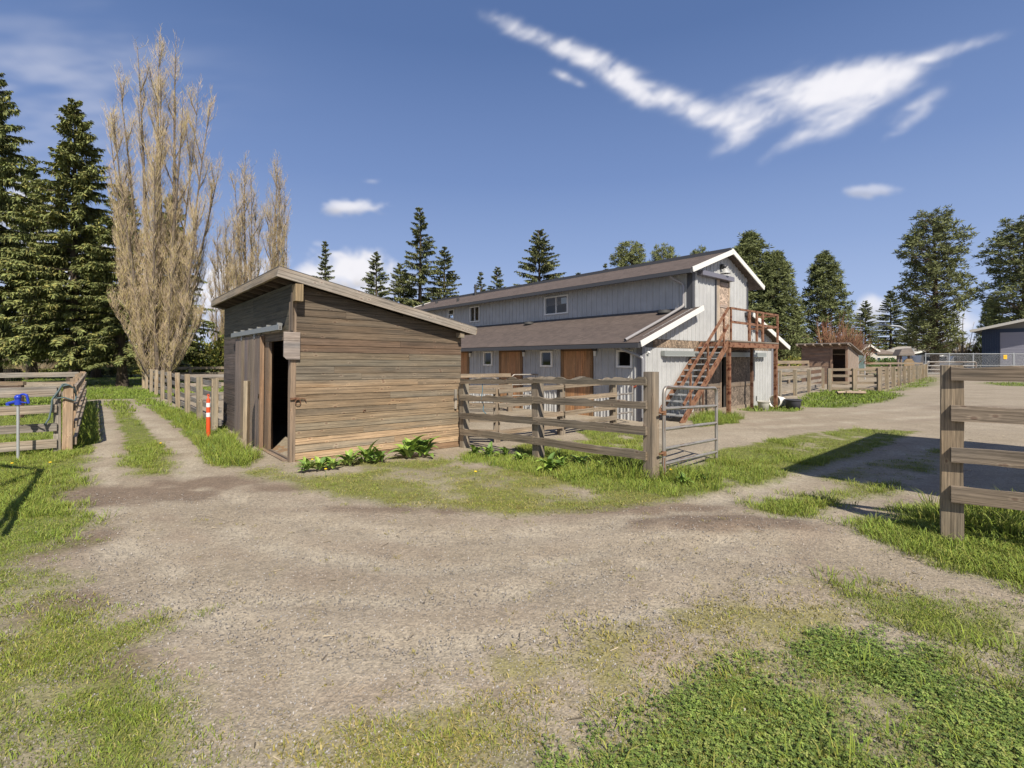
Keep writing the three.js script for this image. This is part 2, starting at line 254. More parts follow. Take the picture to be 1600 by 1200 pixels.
const WHEELS = [   // tyre-packed lines that sweep from the track round into the yard
  [[165, 640], [160, 700], [158, 760], [190, 830], [255, 890], [380, 930], [560, 940], [760, 930], [960, 895], [1120, 850], [1290, 790], [1450, 735]],
  [[205, 640], [285, 705], [330, 760], [420, 800], [560, 826], [760, 838], [950, 822], [1090, 790], [1230, 752], [1400, 712], [1500, 690]],
  [[290, 705], [300, 775], [380, 830], [520, 868], [740, 885], [960, 855], [1120, 815]], [[158, 760], [170, 850], [240, 930], [420, 990], [700, 1010], [1000, 960], [1200, 890]],
  [[1140, 660], [1250, 652], [1400, 640], [1520, 620], [1460, 588]], [[1200, 668], [1330, 660], [1500, 648], [1700, 640]],
].map((l) => lineDist(smoothLine(l)));
function surf(x, z) {                                          // -> cover, height, yellowness, bare dark earth
  const Z = -z, wa = Z < 5 ? .9 : Z < 8.5 ? .5 : .2, wx = x + (fbm(x * 2.3, z * 2.3, 4) - .5) * wa, wz = z + (fbm(x * 2.3 + 30, z * 2.3, 4) - .5) * wa;
  let cover = 0, tall = .3, yellow = .3;
  for (const q of PLANTED) if (wx > q.box[0] && wx < q.box[1] && wz > q.box[2] && wz < q.box[3] && q.cover > cover && inPoly(q.P, wx, wz)) { cover = q.cover; tall = q.tall; yellow = q.yellow; }
  for (const q of NOGRASS) if (inPoly(q.P, wx, wz)) cover *= .3;
  // lawn behind the fences: the left paddock, the park beyond the track, everything far off
  const along = x * -NZ[0] + z * -NZ[1], across = x * E2[0] + z * E2[1];          // along the barn (away), across it (right)
  const fenceL = G(104, 703), acrossL = fenceL[0] * E2[0] + fenceL[1] * E2[1];
  if (across < acrossL - .05 && z < fenceL[1] + 14 && z > -60 && cover < .9) { if (-z > 6.2 || x < -9) { cover = .92; tall = .4; yellow = .12; } }
  const fl = LEFT[0] * -NZ[0] + LEFT[1] * -NZ[1];
  if (along > fl + .6 + fbm(x, z, 2) && x < -6) { cover = .96; tall = .3; yellow = .1; }
  if (Z > 62 + 8 * fbm(x * .1, z * .1, 2)) { cover = Math.max(cover, .9); yellow = .2; }
  let dark = 0; for (const [a, b, r, s, k] of DARK) { const e = ((x - a) / r) ** 2 + ((z - b) / s) ** 2; if (e < 6) dark = Math.max(dark, k * Math.exp(-e) * (.45 + 1.1 * fbm(x * 4, z * 4, 3))); }
  return [cover, tall, yellow, clamp(dark)];
}
const growth = (x, z, s) => { const n = fbm(x * 3.4 + 50, z * 3.4, 4) * .62 + fbm(x * 1.1, z * 1.1 + 20, 3) * .38, nn = clamp((n - .32) / .36); return s[0] <= .02 ? 0 : sstep(-.24, .20, s[0] - nn); };   // patchy: 0..1
{
  const xs = [0], zs = [2.5];
  { let s = .075, x = 0; while (x < 420) { if (x > 8) s *= 1.045; x += s; xs.push(x); xs.unshift(-x); } }
  { let z = 2.5; while (z > -620) { const Z = Math.max(0, -z); z -= Z < 4 ? .06 : Z < 32 ? .06 + (Z - 4) * .012 : .4 + (Z - 32) * .06; zs.push(z); } }
  const Z9 = (z) => z > -8.5 && z < -1, soft = (x, z) => growth(x, z, surf(x, z));
  const nx = xs.length, nz = zs.length, pos = new Float32Array(nx * nz * 3), col = new Float32Array(nx * nz * 3), uv = new Float32Array(nx * nz * 2);
  for (let j = 0; j < nz; j++) for (let i = 0; i < nx; i++) {
    const k = j * nx + i, x = xs[i], z = zs[j], far = Math.hypot(x, z), s = far < 110 ? surf(x, z) : [.9, .3, .2, 0], g = far > 60 ? s[0] : Z9(z) ? .2 * (growth(x, z, s) + soft(x + .13, z + .05) + soft(x - .12, z + .09) + soft(x + .06, z - .14) + soft(x - .09, z - .11)) : growth(x, z, s);
    pos[k * 3] = x; pos[k * 3 + 1] = gy(x, z) + (far < 14 ? (fbm(x * 9, z * 9, 2) - .5) * .012 * (1 + 2.5 * s[3]) - (far > 2 ? Math.max(...WHEELS.slice(0, 4).map((w) => Math.exp(-((w(x, z) / .15) ** 2)))) * .014 : 0) : 0); pos[k * 3 + 2] = z; uv[k * 2] = x; uv[k * 2 + 1] = z;
    // gravel: warm grey fines, paler stony washes, greyer wheel lines; earth below plants and where it is bare
    const n = fbm(x * .8 + 7, z * .8, 4), n2 = fbm(x * 3.1, z * 2.2 + 9, 3), pale = sstep(.52, .74, fbm(x * 1.5 + 3, z * 2.4 + 60, 4));
    let c = [.368 + .10 * (n - .5) + .06 * (n2 - .5), .308 + .09 * (n - .5) + .055 * (n2 - .5), .228 + .08 * (n - .5) + .05 * (n2 - .5)];
    c = c.map((v, q) => mix(v, [.44, .38, .29][q], pale * .4));
    let lane = 0, loose = 0; if (far < 26) for (const w of WHEELS) { const d = w(x + (n2 - .5) * .25, z + (n - .5) * .2); lane = Math.max(lane, Math.exp(-((d / .17) ** 2))); loose = Math.max(loose, Math.exp(-(((d - .42) / .16) ** 2))); }
    const brk = sstep(.34, .62, fbm(x * 2.6 + 11, z * 2.6, 3)); c = c.map((v, q) => mix(mix(v, [.47, .41, .315][q], lane * .8 * brk), [.29, .225, .165][q], loose * .55 * (1 - lane) * brk));
    const moss = clamp(sstep(.50, .66, fbm(x * 2.3 + 80, z * 2.3, 4)) * s[2] * sstep(.1, .2, s[0]) * (s[0] < .7 ? 1 : 0));
    c = c.map((v, q) => mix(v, [.27, .245, .075][q], moss * .8));
    c = c.map((v, q) => mix(v, [.225, .168, .12][q], sstep(.25, .75, s[3] * 1.25)));
    const y = clamp(s[2] + .5 * (fbm(x * 1.1 + 5, z * 1.1, 3) - .5)), gr = [mix(.135, .25, y), mix(.195, .24, y), mix(.025, .05, y)];
    const soil = [.20, .15, .095], under = gr.map((v, q) => mix(soil[q], v, .75));
    c = c.map((v, q) => mix(v, under[q], clamp(g * 1.15)));
    col[k * 3] = c[0] * 1.22; col[k * 3 + 1] = c[1] * 1.22; col[k * 3 + 2] = c[2] * 1.22;
  }
  const idx = []; for (let j = 0; j < nz - 1; j++) for (let i = 0; i < nx - 1; i++) { const a = j * nx + i, b = a + 1, c = a + nx, d = c + 1; idx.push(a, b, c, b, d, c); }
  const g = new THREE.BufferGeometry(); g.setAttribute('position', new THREE.BufferAttribute(pos, 3)); g.setAttribute('color', new THREE.BufferAttribute(col, 3)); g.setAttribute('uv', new THREE.BufferAttribute(uv, 2)); g.setIndex(idx); g.computeVertexNormals();
  const stone = (x, y) => { const u = x / 1024, v = y / 1024, a = vnoise(u * 150, v * 150, 150, 150), b = vnoise(u * 300 + 5, v * 300, 300, 300), c = pfbm(u * 5, v * 5, 5, 5, 4), d = vnoise(u * 70, v * 70 + 3, 70, 70); return .45 * a + .35 * b + .25 * (c - .5) + .28 * d; };
  const map = dataTex(1024, 1024, (x, y) => { const s = stone(x, y), g = .82 + .36 * (s - .53), sp = hash2(x >> 1, (y >> 1) + 999) > .985 ? .14 : 0; return [g + sp, g * .995 + sp, g * .985 + sp]; }, true, 1.9, 1.9);
  const bump = dataTex(1024, 1024, (x, y) => { const s = stone(x, y); return [s, s, s]; }, false, 1.9, 1.9);
  top('ground', g, new THREE.MeshStandardMaterial({ vertexColors: true, map, bumpMap: bump, bumpScale: .008, roughness: .96 }), 'gravel yard with wheel tracks and worn grass', 'ground', null, 0, null, 'structure');
}

// ---------------------------------------------------------------- the weathered shed: lap boards, single-pitch roof, sliding door
const SHED = G(456, 720), SHED_TILT = -.0105;
{
  const t = thing('wooden_shed', 'weathered plank shed with single pitch roof and half open sliding door', 'shed', [SHED[0], 0, SHED[1]]);
  t.rotation.set(0, AXIS, SHED_TILT, 'YXZ');
  const L = 3.32, D = 5.5, ROOF0 = 2.90, FALL = .196, ROW = .1185, r = rng(4);      // roof underside is ROOF0 high at x = 0 and falls to the right
  const under = (x) => ROOF0 - FALL * x;
  // boards of the sunlit long wall, colours row by row as they have weathered
  const rowTone = (k) => { const y = k * ROW; if (y < .0) return [.38, .275, .18]; if (y < .3) return [.54, .445, .31]; if (y < .65) return [.37, .32, .23]; if (y < 1.0) return [.335, .285, .205]; if (y < 1.2) return [.41, .335, .235]; if (y < 1.45) return [.265, .235, .18]; if (y < 1.75) return [.235, .215, .165]; if (y < 2.0) return [.215, .16, .115]; return [.19, .162, .122]; };
  const toneOf = (k, j) => { const q = rowTone(k), h = .86 + .28 * hash2(k + 40, j + 3), w = 1 + .10 * (hash2(k + 9, j + 70) - .5); return wood(+(q[0] * h * w * 1.10).toFixed(3), +(q[1] * h).toFixed(3), +(q[2] * h / w * .93).toFixed(3), [TW, TW2, TW3][(k + j + 9) % 3]); };
  for (let k = -3; k * ROW < ROOF0; k++) {
    const y0 = k * ROW + .005, y1 = (k + 1) * ROW;
    const cut = k > -3 && hash2(k, 5) > .25 ? L * (.2 + .6 * hash2(k, 6)) : 0, spans = cut ? [[0.05, cut - .0015], [cut + .0015, L]] : [[0.05, L]];
    spans.forEach(([a, b], j) => {
      const xe = (ROOF0 - y0) / FALL; if (xe <= a + .05) return; const b0 = Math.min(b, xe), b1 = Math.min(b, (ROOF0 - y1) / FALL);
      const pts = [[a, y0], [b0, y0]]; if (b1 < b0 - .001) { if (b1 > a) pts.push([b1, y1], [a, y1]); else pts.push([a, under(a)]); } else pts.push([b0, y1], [a, y1]);
      part(t, 'plank', prism(pts.map(([x, y]) => [x, y - y0]), .024), toneOf(k, j), [0, y0, -.020 + .003 * r()], [-.05 - .03 * r(), 0, 0]);
    });
  }
  // end wall with the door, rear walls
  const gapZ0 = -1.34, gapZ1 = -.22, HEAD = 2.02;
  for (let k = -3; k * ROW < ROOF0 - .02; k++) {
    const y0 = k * ROW + .003, y1 = Math.min((k + 1) * ROW, ROOF0), inDoor = y0 < HEAD - .05 && y0 > -.06;
    const list = inDoor ? [[-D, gapZ0 - .28]] : [[-D, -D * .47], [-D * .47 + .003, -.03]];
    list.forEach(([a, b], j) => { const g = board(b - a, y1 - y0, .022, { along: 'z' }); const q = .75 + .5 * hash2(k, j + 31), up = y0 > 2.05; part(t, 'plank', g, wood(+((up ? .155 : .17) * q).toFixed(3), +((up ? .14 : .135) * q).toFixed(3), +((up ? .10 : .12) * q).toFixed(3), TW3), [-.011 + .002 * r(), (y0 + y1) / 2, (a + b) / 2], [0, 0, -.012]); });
  }
  const plain = wood(.24, .20, .15, TW3);
  for (let k = -3; k * ROW < 2.2; k++) part(t, 'plank', board(D, ROW - .004, .022, { along: 'z' }), plain, [L - .011, (k + .5) * ROW, -D / 2]);
  part(t, 'rear_wall', boxAt(0, L, -.3, 2.2, -D - .02, -D), plain);
  part(t, 'wall_lining', merge([prism([[.06, -.3], [L - .03, -.3], [L - .03, under(L) - .03], [.06, ROOF0 - .03]], .02).translate(0, 0, -.06), boxAt(.012, .03, -.3, ROOF0 - .05, -D, gapZ0 - .3), boxAt(.012, .03, HEAD, ROOF0 - .05, gapZ0 - .3, -.05), boxAt(L - .05, L - .025, -.3, 2.2, -D, -.06)]), plain);
  part(t, 'floor', boxAt(.05, L - .06, -.3, -.03, -D + .02, -.06), wood(.45, .30, .18, TW2));
  // door frame, corner post, threshold, header
  part(t, 'corner_post', board(2.92 - .1, .115, .09, { along: 'y', seg: 4, rough: .006 }), wood(.40, .30, .215, TW2), [.005, 1.19, -.055]);
  part(t, 'corner_strip', prism([[0, 0], [.085, 0], [.085, .62], [.03, .62]], .02, undefined, 'y'), wood(.20, .16, .125, TW3), [-.028, 2.12, -.02], [0, -Math.PI / 2, 0]);
  part(t, 'door_jamb', board(HEAD + .1, .27, .05, { along: 'y', seg: 3, rough: .004 }), wood(.37, .255, .165, TW2), [-.004, HEAD / 2 - .05, gapZ0 - .13]);
  part(t, 'door_jamb', board(HEAD + .05, .06, .10, { along: 'y' }), wood(.33, .23, .15, TW2), [.05, HEAD / 2 - .03, gapZ0 - .22]);
  part(t, 'door_header', board(gapZ1 - gapZ0 + .55, .16, .045, { along: 'z' }), wood(.24, .18, .125, TW3), [-.012, HEAD + .04, (gapZ0 + gapZ1) / 2 - .1]);
  part(t, 'threshold', board(1.5, .10, .16, { along: 'z', seg: 4 }), wood(.42, .31, .22, TW2), [-.02, -.06, -.9]);
  // sliding door: upright boards, edge strip, hangers on the rail
  const door = part(t, 'sliding_door', boxAt(-.075, -.05, -.05, 2.09, -3.82, -1.66), plain);
  { let z = -3.82, k = 0; while (z < -1.75) { const w = Math.min(.27 + .03 * r(), -1.70 - z); part(door, 'door_board', board(2.16 + .03 * r(), w - .004, .02, { along: 'y', seg: 4, rough: .002 }), wood(.335 + .04 * (k % 3), .27 + .03 * (k % 3), .235 + .02 * (k % 2), TW), [-.088, 1.02, z + w / 2]); z += w; k++; } }
  part(door, 'edge_strip', board(2.16, .06, .065, { along: 'y', seg: 3, rough: .004 }), wood(.46, .30, .19, TW2), [-.072, 1.02, -1.655]);
  part(door, 'door_handle', rod([-.105, .92, -1.72], [-.105, 1.0, -1.70], .012), flat(.10, .08, .06, .5, .8));
  const steel = flat(.42, .42, .40, .45, .75), rusty = new THREE.MeshStandardMaterial({ color: lin(.30, .16, .09), map: TRUST, roughness: .8, metalness: .2 });
  const track = part(t, 'door_track', boxAt(-.135, -.075, 2.15, 2.24, -4.1, -.36), steel);
  for (let k = 0; k < 6; k++) part(track, 'track_bracket', boxAt(-.12, -.03, 2.24, 2.275, -.50 - k * .68, -.46 - k * .68), steel);
  part(track, 'track_end', boxAt(-.12, -.09, 2.17, 2.215, -.372, -.355), flat(.16, .15, .14, .6, .4));
  for (const z of [-3.2, -2.1]) part(door, 'hanger', boxAt(-.11, -.06, 2.06, 2.16, z - .03, z + .03), steel);
  // board that closes the corner, latch with ring, small pale cleats, a hook
  part(t, 'corner_board', prism([[-.155, 1.70], [-.11, 1.655], [.095, 1.655], [.095, 2.10], [-.155, 2.10]], .03), wood(.46, .40, .36, TW), [0, 0, .018]);
  const latch = part(t, 'latch', rod([-.045, 1.0, .03], [.14, 1.015, .03], .009), rusty);
  part(latch, 'latch_plate', boxAt(-.04, .10, .995, 1.03, .004, .018), rusty);
  part(latch, 'latch_hook', tube([[.14, 1.015, .03], [.18, 1.01, .03], [.205, .965, .03]], .008, 8, 5), rusty);
  part(latch, 'latch_ring', new THREE.TorusGeometry(.042, .007, 6, 18), rusty, [.075, .955, .035]);
  part(t, 'cleat', board(.19, .055, .04, { along: 'y' }), wood(.60, .54, .45, TW), [3.17, .98, .02]);
  part(t, 'cleat', board(.17, .055, .04, { along: 'y' }), wood(.60, .54, .45, TW), [3.175, .76, .02]);
  part(t, 'cleat_clip', boxAt(3.14, 3.21, .85, .89, .0, .05), flat(.12, .11, .10, .6, .4));
  part(t, 'hook', new THREE.TorusGeometry(.022, .007, 5, 10, 4), rusty, [1.23, .74, .012]);
  // roof: deck, felt, fascias, rafters, carrying beams
  const X0 = -.31, X1 = 3.55, ang = Math.atan(FALL), RL = (X1 - X0) / Math.cos(ang), cx = (X0 + X1) / 2, rot = [0, 0, -ang];
  const roof = part(t, 'roof', new THREE.BoxGeometry(RL, .018, D + .24).translate(0, .16, 0), new THREE.MeshStandardMaterial({ color: lin(.12, .115, .11), map: TSHING, roughness: .95 }), [cx, under(cx), -D / 2 + .06], rot);
  part(roof, 'roof_deck', new THREE.BoxGeometry(RL - .06, .02, D + .16).translate(0, .138, 0), wood(.16, .125, .09, TW3));
  const fas = wood(.47, .42, .36, TW), fas2 = wood(.40, .335, .25, TW2);
  part(roof, 'fascia', setBoardUV(new THREE.BoxGeometry(RL, .155, .036, 12, 1, 1), 5), fas, [0, .073, D / 2 + .125]);
  part(roof, 'fascia', setBoardUV(new THREE.BoxGeometry(RL, .155, .036), 8), fas, [0, .073, -D / 2 - .125]);
  part(roof, 'fascia', board(D + .21, .15, .036, { along: 'z', seg: 8 }), fas2, [-RL / 2 + .018, .070, 0]);
  part(roof, 'fascia', board(D + .21, .12, .036, { along: 'z' }), fas2, [RL / 2 + .022, .08, 0]);
  for (let k = 0; k < 10; k++) part(roof, 'rafter', setBoardUV(new THREE.BoxGeometry(RL - .09, .13, .038), k + 3), wood(.20, .155, .11, TW3), [0, .062, -D / 2 - .04 + (k + .35) * (D / 9.9)]);
  const bm = part(t, 'beam', boxAt(.035, .13, 2.60, 2.87, -D, .0), wood(.40, .30, .18, TW2)); part(bm, 'beam_end', boxAt(-.03, .09, 2.595, 2.87, .004, .20), wood(.42, .32, .19, TW2));
  part(t, 'beam', board(D + .15, .10, .10, { along: 'z' }), wood(.50, .41, .29, TW2), [3.24, 2.185, -D / 2 + .085]);
  // the short post that keeps the door from swinging out
  const px = -.32, pz = -1.62, g = thing('guide_post', 'short pale timber post standing in front of the sliding door of the shed', 'post', [SHED[0] + E2[0] * px + NZ[0] * pz, 0, SHED[1] + E2[1] * px + NZ[1] * pz], AXIS);
  part(g, 'timber', board(1.46, .12, .07, { along: 'y', seg: 5, rough: .006 }), wood(.56, .46, .32, TW2), [0, .53, 0], [0, -.6, -.012]);
}

// ---------------------------------------------------------------- the barn: ribbed grey siding, two storeys in the middle, lean-to roofs on both sides
const BARN = [3.45, -12.84];
{
  const t = thing('grey_barn', 'long grey metal sided barn with brown shingle roofs and rusty outside stairs', 'barn', [BARN[0], 0, BARN[1]], AXIS);
  const W = 8.53, LEN = 18, UX0 = 2.59, UX1 = 6.35, RIDGE = 4.47, r = rng(8);
  const side = new THREE.MeshStandardMaterial({ color: lin(.645, .645, .63), map: TFINE, roughness: .55, metalness: .0 });
  const dark = flat(.065, .065, .07, .5), white = flat(.78, .76, .70, .55), soffit = flat(.62, .62, .60, .7), shing = new THREE.MeshStandardMaterial({ color: lin(.135, .108, .094), map: TSHING, bumpMap: TSHING, bumpScale: .006, roughness: .95 });
  const inner = flat(.12, .11, .10, .9), osb = new THREE.MeshStandardMaterial({ color: lin(.52, .41, .31), map: TOSB, roughness: .9 }), osbGrey = new THREE.MeshStandardMaterial({ color: lin(.40, .33, .275), map: TOSB, roughness: .9 });
  // a sheet of siding: runs along a, stands from lo(a) to hi(a), ribs every 23 cm; holes = [a0, a1, y0, y1]
  function sheet(a0, a1, lo, hi, holes, put) {
    const pos = [], nor = [], uv = []; const prof = []; const cuts = new Set([a0, a1]); for (const h of holes) { if (h[0] > a0 && h[0] < a1) cuts.add(h[0]); if (h[1] > a0 && h[1] < a1) cuts.add(h[1]); }
    for (let k = Math.floor(a0 / .23) - 1; k * .23 < a1 + .1; k++) for (const [o, d] of [[0, 0], [.012, .028], [.036, .028], [.048, 0], [.112, 0], [.12, .011], [.138, .011], [.146, 0]]) { const a = k * .23 + o; if (a > a0 && a < a1) prof.push([a, d]); }
    for (const c of cuts) prof.push([c, 0]); prof.sort((p, q) => p[0] - q[0]);
    for (let i = 0; i < prof.length - 1; i++) {
      const [p, dp] = prof[i], [q, dq] = prof[i + 1]; if (q - p < 1e-4) continue; const m = (p + q) / 2; let spans = [[null, null]];
      const hs = holes.filter((h) => m > h[0] && m < h[1]).sort((x, y) => x[2] - y[2]); let list = [[(v) => lo(v), (v) => hi(v)]];
      for (const h of hs) { const out = []; for (const [L, U] of list) { if (h[2] > L(m)) out.push([L, () => h[2]]); if (h[3] < U(m)) out.push([() => h[3], U]); } list = out.filter(([L, U]) => U(m) > L(m) + .005); if (h[2] <= lo(m)) list = list.filter(([L]) => L(m) >= h[3] - 1e-6); }
      const nx = -(dq - dp), nz = q - p, nl = Math.hypot(nx, nz);
      for (const [L, U] of list) { const A = [p, L(p), dp], B = [q, L(q), dq], C = [q, U(q), dq], D = [p, U(p), dp]; for (const v of [A, B, C, A, C, D]) { pos.push(...put(v[0], v[1], v[2])); const n0 = put(0, 0, 0), n1 = put(nx / nl, 0, nz / nl); nor.push(n1[0] - n0[0], 0, n1[2] - n0[2]); uv.push(v[0], v[1]); } }
    }
    const g = new THREE.BufferGeometry(); g.setAttribute('position', new THREE.Float32BufferAttribute(pos, 3)); g.setAttribute('normal', new THREE.Float32BufferAttribute(nor, 3)); g.setAttribute('uv', new THREE.Float32BufferAttribute(uv, 2)); return g;
  }
  function panels(parent, a0, a1, step, lo, hi, holes, put, mat = side) { for (let a = a0; a < a1 - .05; a += step) part(parent, 'siding_panel', sheet(a, Math.min(a1, a + step), lo, hi, holes, put), mat); }
  const longPut = (x) => (a, y, d) => [x - d, y, a], gablePut = (a, y, d) => [a, y, d];
  function rects(a0, a1, y0, y1, holes) {                     // a wall with openings, as plain rectangles
    const out = []; const xs = [a0, a1, ...holes.flatMap((h) => [h[0], h[1]])].filter((v) => v >= a0 && v <= a1).sort((p, q) => p - q);
    for (let i = 0; i < xs.length - 1; i++) { if (xs[i + 1] - xs[i] < 1e-4) continue; const m = (xs[i] + xs[i + 1]) / 2; let y = y0; for (const h of holes.filter((h) => m > h[0] && m < h[1]).sort((p, q) => p[2] - q[2])) { if (h[2] > y) out.push([xs[i], xs[i + 1], y, h[2]]); y = h[3]; } if (y < y1) out.push([xs[i], xs[i + 1], y, y1]); }
    return out;
  }
  // openings of the long wall, z runs away from the gable
  const lowWin = [[-.79, -.29, 1.44, 1.91], [-3.83, -3.31, 1.43, 1.92], [-6.88, -6.37, 1.44, 1.94], [-9.95, -9.45, 1.44, 1.93], [-13, -12.5, 1.44, 1.93]];
  const lowDoor = [[-2.91, -1.65, -.05, 1.99], [-5.96, -4.72, -.05, 2.0], [-9.02, -7.80, -.05, 2.0], [-12.1, -10.9, -.05, 2.0]];
  const upWin = [[-6.26, -5.02, 3.42, 4.12], [-11.35, -10.59, 3.44, 4.16], [-13.23, -12.71, 3.70, 4.18]];
  const EAVE = 2.22, UP = 4.36;
  const lower = part(t, 'lower_wall', merge(rects(-LEN, 0, -.2, EAVE, [...lowWin, ...lowDoor]).map(([a, b, c, d]) => boxAt(.01, .10, c, d, a, b))), inner);
  panels(lower, -LEN, -.05, .92, () => -.12, () => EAVE, [...lowWin, ...lowDoor], longPut(0));
  const upper = part(t, 'upper_wall', merge(rects(-LEN, 0, 2.9, UP, upWin).map(([a, b, c, d]) => boxAt(UX0 + .01, UX0 + .10, c, d, a, b))), inner);
  panels(upper, -LEN, -.05, .92, () => 3.0, () => UP, upWin, longPut(UX0));
  part(t, 'rear_wall', merge([boxAt(W - .1, W, -.2, 2.2, -LEN, -.1), boxAt(UX1 - .1, UX1, 2.9, UP, -LEN, -.1), boxAt(0, W, -.2, 2.2, -LEN - .1, -LEN), boxAt(UX0, UX1, 2.2, 4.3, -LEN - .1, -LEN)]), side);
  part(t, 'loft_floor', boxAt(.1, W - .1, 2.24, 2.30, -LEN, -.14), inner);
  // gable
  const lowL = (x) => 2.0 + (x + .46) * (3.12 - 1.96) / 3.21, lowR = (x) => 1.97 + (9.48 - x) * (3.05 - 1.95) / 2.96, upL = (x) => 4.20 + (x - 2.12) * (5.05 - 4.19) / 2.52, upR = (x) => 4.11 + (7.10 - x) * (5.05 - 4.10) / 2.46;
  const roofline = (x) => x < UX0 ? lowL(x) + .1 : x > UX1 ? lowR(x) + .1 : Math.min(upL(x), upR(x)) + .1;
  const bigDoor = [2.69, 6.60, -.3, 1.74], topDoor = [4.12, 4.95, 2.28, 4.22];
  {
    const sh = new THREE.Shape([[0.01, -.2], [4.38, -.2], [4.38, 1.73], [4.84, 1.73], [4.84, -.2], [W - .01, -.2], [W - .01, lowR(W) + .05], [UX1, lowR(UX1) + .05], [UX1, upR(UX1) + .06], [RIDGE + .1, upL(RIDGE) + .1], [UX0, upL(UX0) + .06], [UX0, lowL(UX0) + .05], [.01, lowL(0) + .05]].map((p) => new THREE.Vector2(...p)));
    const g = part(t, 'gable_wall', new THREE.ExtrudeGeometry(sh, { depth: .10, bevelEnabled: false }).translate(0, 0, -.115), inner);
    const parts = [[0.04, UX0], [UX0, UX1], [UX1, W - .04]];
    // lower sheets, band of bare board, upper sheets
    for (const [a, b] of [[.05, 2.69], [6.60, W - .05]]) panels(g, a, b, .92, () => -.12, (x) => Math.min(1.98, roofline(x)), [], gablePut);
    for (const [a, b] of parts) panels(g, a, b, .94, (x) => Math.min(2.22 + .0 * x, roofline(x) - .01), roofline, [topDoor], gablePut);
    for (let k = 0; k < 4; k++) part(g, 'bare_band', boxAt(k ? k * 2.1 + .08 : .55, Math.min(W - .4, (k + 1) * 2.1 + .07), 1.985, 2.215, -.012, .006), osb);
    part(g, 'bare_band', boxAt(2.68, 6.61, 1.75, 1.985, -.012, .004), osbGrey);
    // boarded door panels below the landing
    for (const [a, b] of [[2.70, 3.52], [3.53, 4.36], [4.86, 5.74], [5.75, 6.58]]) { part(g, 'door_panel', boxAt(a, b, -.02, .80, -.012, .012), osbGrey); part(g, 'door_panel', boxAt(a, b, .815, 1.745, -.012, .010), osbGrey); part(g, 'panel_rail', boxAt(a + .01, b - .01, .74, .88, .012, .030), wood(.34, .27, .21, TW2)); }
    part(g, 'concrete_sill', boxAt(2.5, 6.7, -.2, .09, -.01, .05), new THREE.MeshStandardMaterial({ color: lin(.46, .37, .27), map: TDIRT, roughness: .95 }));
    for (const x of [4.36, 4.85]) part(g, 'door_stile', board(1.76, .03, .07, { along: 'y' }), wood(.42, .33, .25, TW2), [x, .86, .02]);
    for (const [a, b] of [[.89, 2.62], [2.63, 7.66]]) { const k = part(g, 'door_track_cover', boxAt(a, b, 1.76, 1.90, .02, .13), flat(.33, .35, .33, .5, .3)); part(k, 'track_lip', boxAt(a + .02, b - .02, 1.745, 1.765, .06, .15), flat(.40, .42, .40, .45, .3)); }
    part(g, 'wall_lamp', merge([boxAt(.20, .26, 1.80, 1.88, .0, .05), new THREE.SphereGeometry(.035, 10, 8).translate(.23, 1.84, .07)]), flat(.75, .75, .73, .4));
    part(g, 'tap', rod([7.06, .16, .02], [7.06, .34, .03], .014), flat(.1, .1, .1, .4, .7));
    // boarded loft door, its weather box and lamp
    const d = part(g, 'loft_door', boxAt(4.15, 4.92, 2.28, 4.18, -.01, .02), new THREE.MeshStandardMaterial({ color: lin(.88, .72, .60), map: TOSB, roughness: .9 }));
    for (const y of [2.34, 3.42, 4.10]) part(d, 'door_rail', boxAt(4.30, 4.80, y - .07, y + .07, .02, .035), wood(.62, .50, .42, TW2));
    for (const x of [4.10, 4.20, 4.93]) part(d, 'door_frame', board(1.95, .03, x === 4.2 ? .11 : .07, { along: 'y' }), wood(.80, .68, .54, TW2), [x, 3.25, .025]);
    part(d, 'door_frame', boxAt(3.985, 4.06, 2.28, 4.2, .0, .035), dark);
    part(g, 'weather_box', boxAt(2.87, 4.95, 4.22, 4.36, .02, .20), flat(.19, .185, .22, .5, .2));
    const lamp = part(g, 'gable_lamp', boxAt(4.33, 4.41, 4.58, 4.74, .02, .10), flat(.02, .02, .02));
    part(lamp, 'lamp_shade', new THREE.CylinderGeometry(.05, .16, .14, 12, 1, true), flat(.55, .55, .53, .4, .3), [4.40, 4.50, .16]);
    part(lamp, 'lamp_head', new THREE.SphereGeometry(.06, 10, 8), dark, [4.39, 4.66, .14]);
  }
  // corner trims and downpipes
  for (const [x, z, y0, y1] of [[0, 0, -.12, 2.16], [UX0, 0, 3.02, 4.38], [UX1, 0, 3.05, 4.36], [W, 0, -.12, 2.1]]) { const s = x > 5 ? 1 : -1; part(t, 'corner_trim', merge([boxAt(x - (s < 0 ? .026 : -.005), x + (s < 0 ? -.003 : .026), y0, y1, z - .15, z + .026), boxAt(s < 0 ? x - .026 : x - .12, s < 0 ? x + .12 : x + .026, y0, y1, z + .003, z + .028)]), x === 0 || x === W ? flat(.20, .20, .215, .5) : dark); }
  part(t, 'downpipe', tube([[-.42, 2.04, -.42], [-.40, 1.96, -.40], [-.10, 1.76, -.06], [-.075, 1.70, .06], [-.07, 1.6, .075], [-.07, .12, .075]], .042, 40, 8), flat(.30, .30, .31, .4, .2));
  part(t, 'downpipe', tube([[UX0 - .40, 4.24, -.52], [UX0 - .34, 4.14, -.50], [UX0 - .10, 3.98, -.30], [UX0 - .07, 3.9, -.24], [UX0 - .07, 3.32, -.24], [UX0 - .12, 3.26, -.24], [1.2, 2.76, -.24], [-.40, 2.17, -.24]], .042, 50, 8), flat(.36, .34, .33, .4, .2));
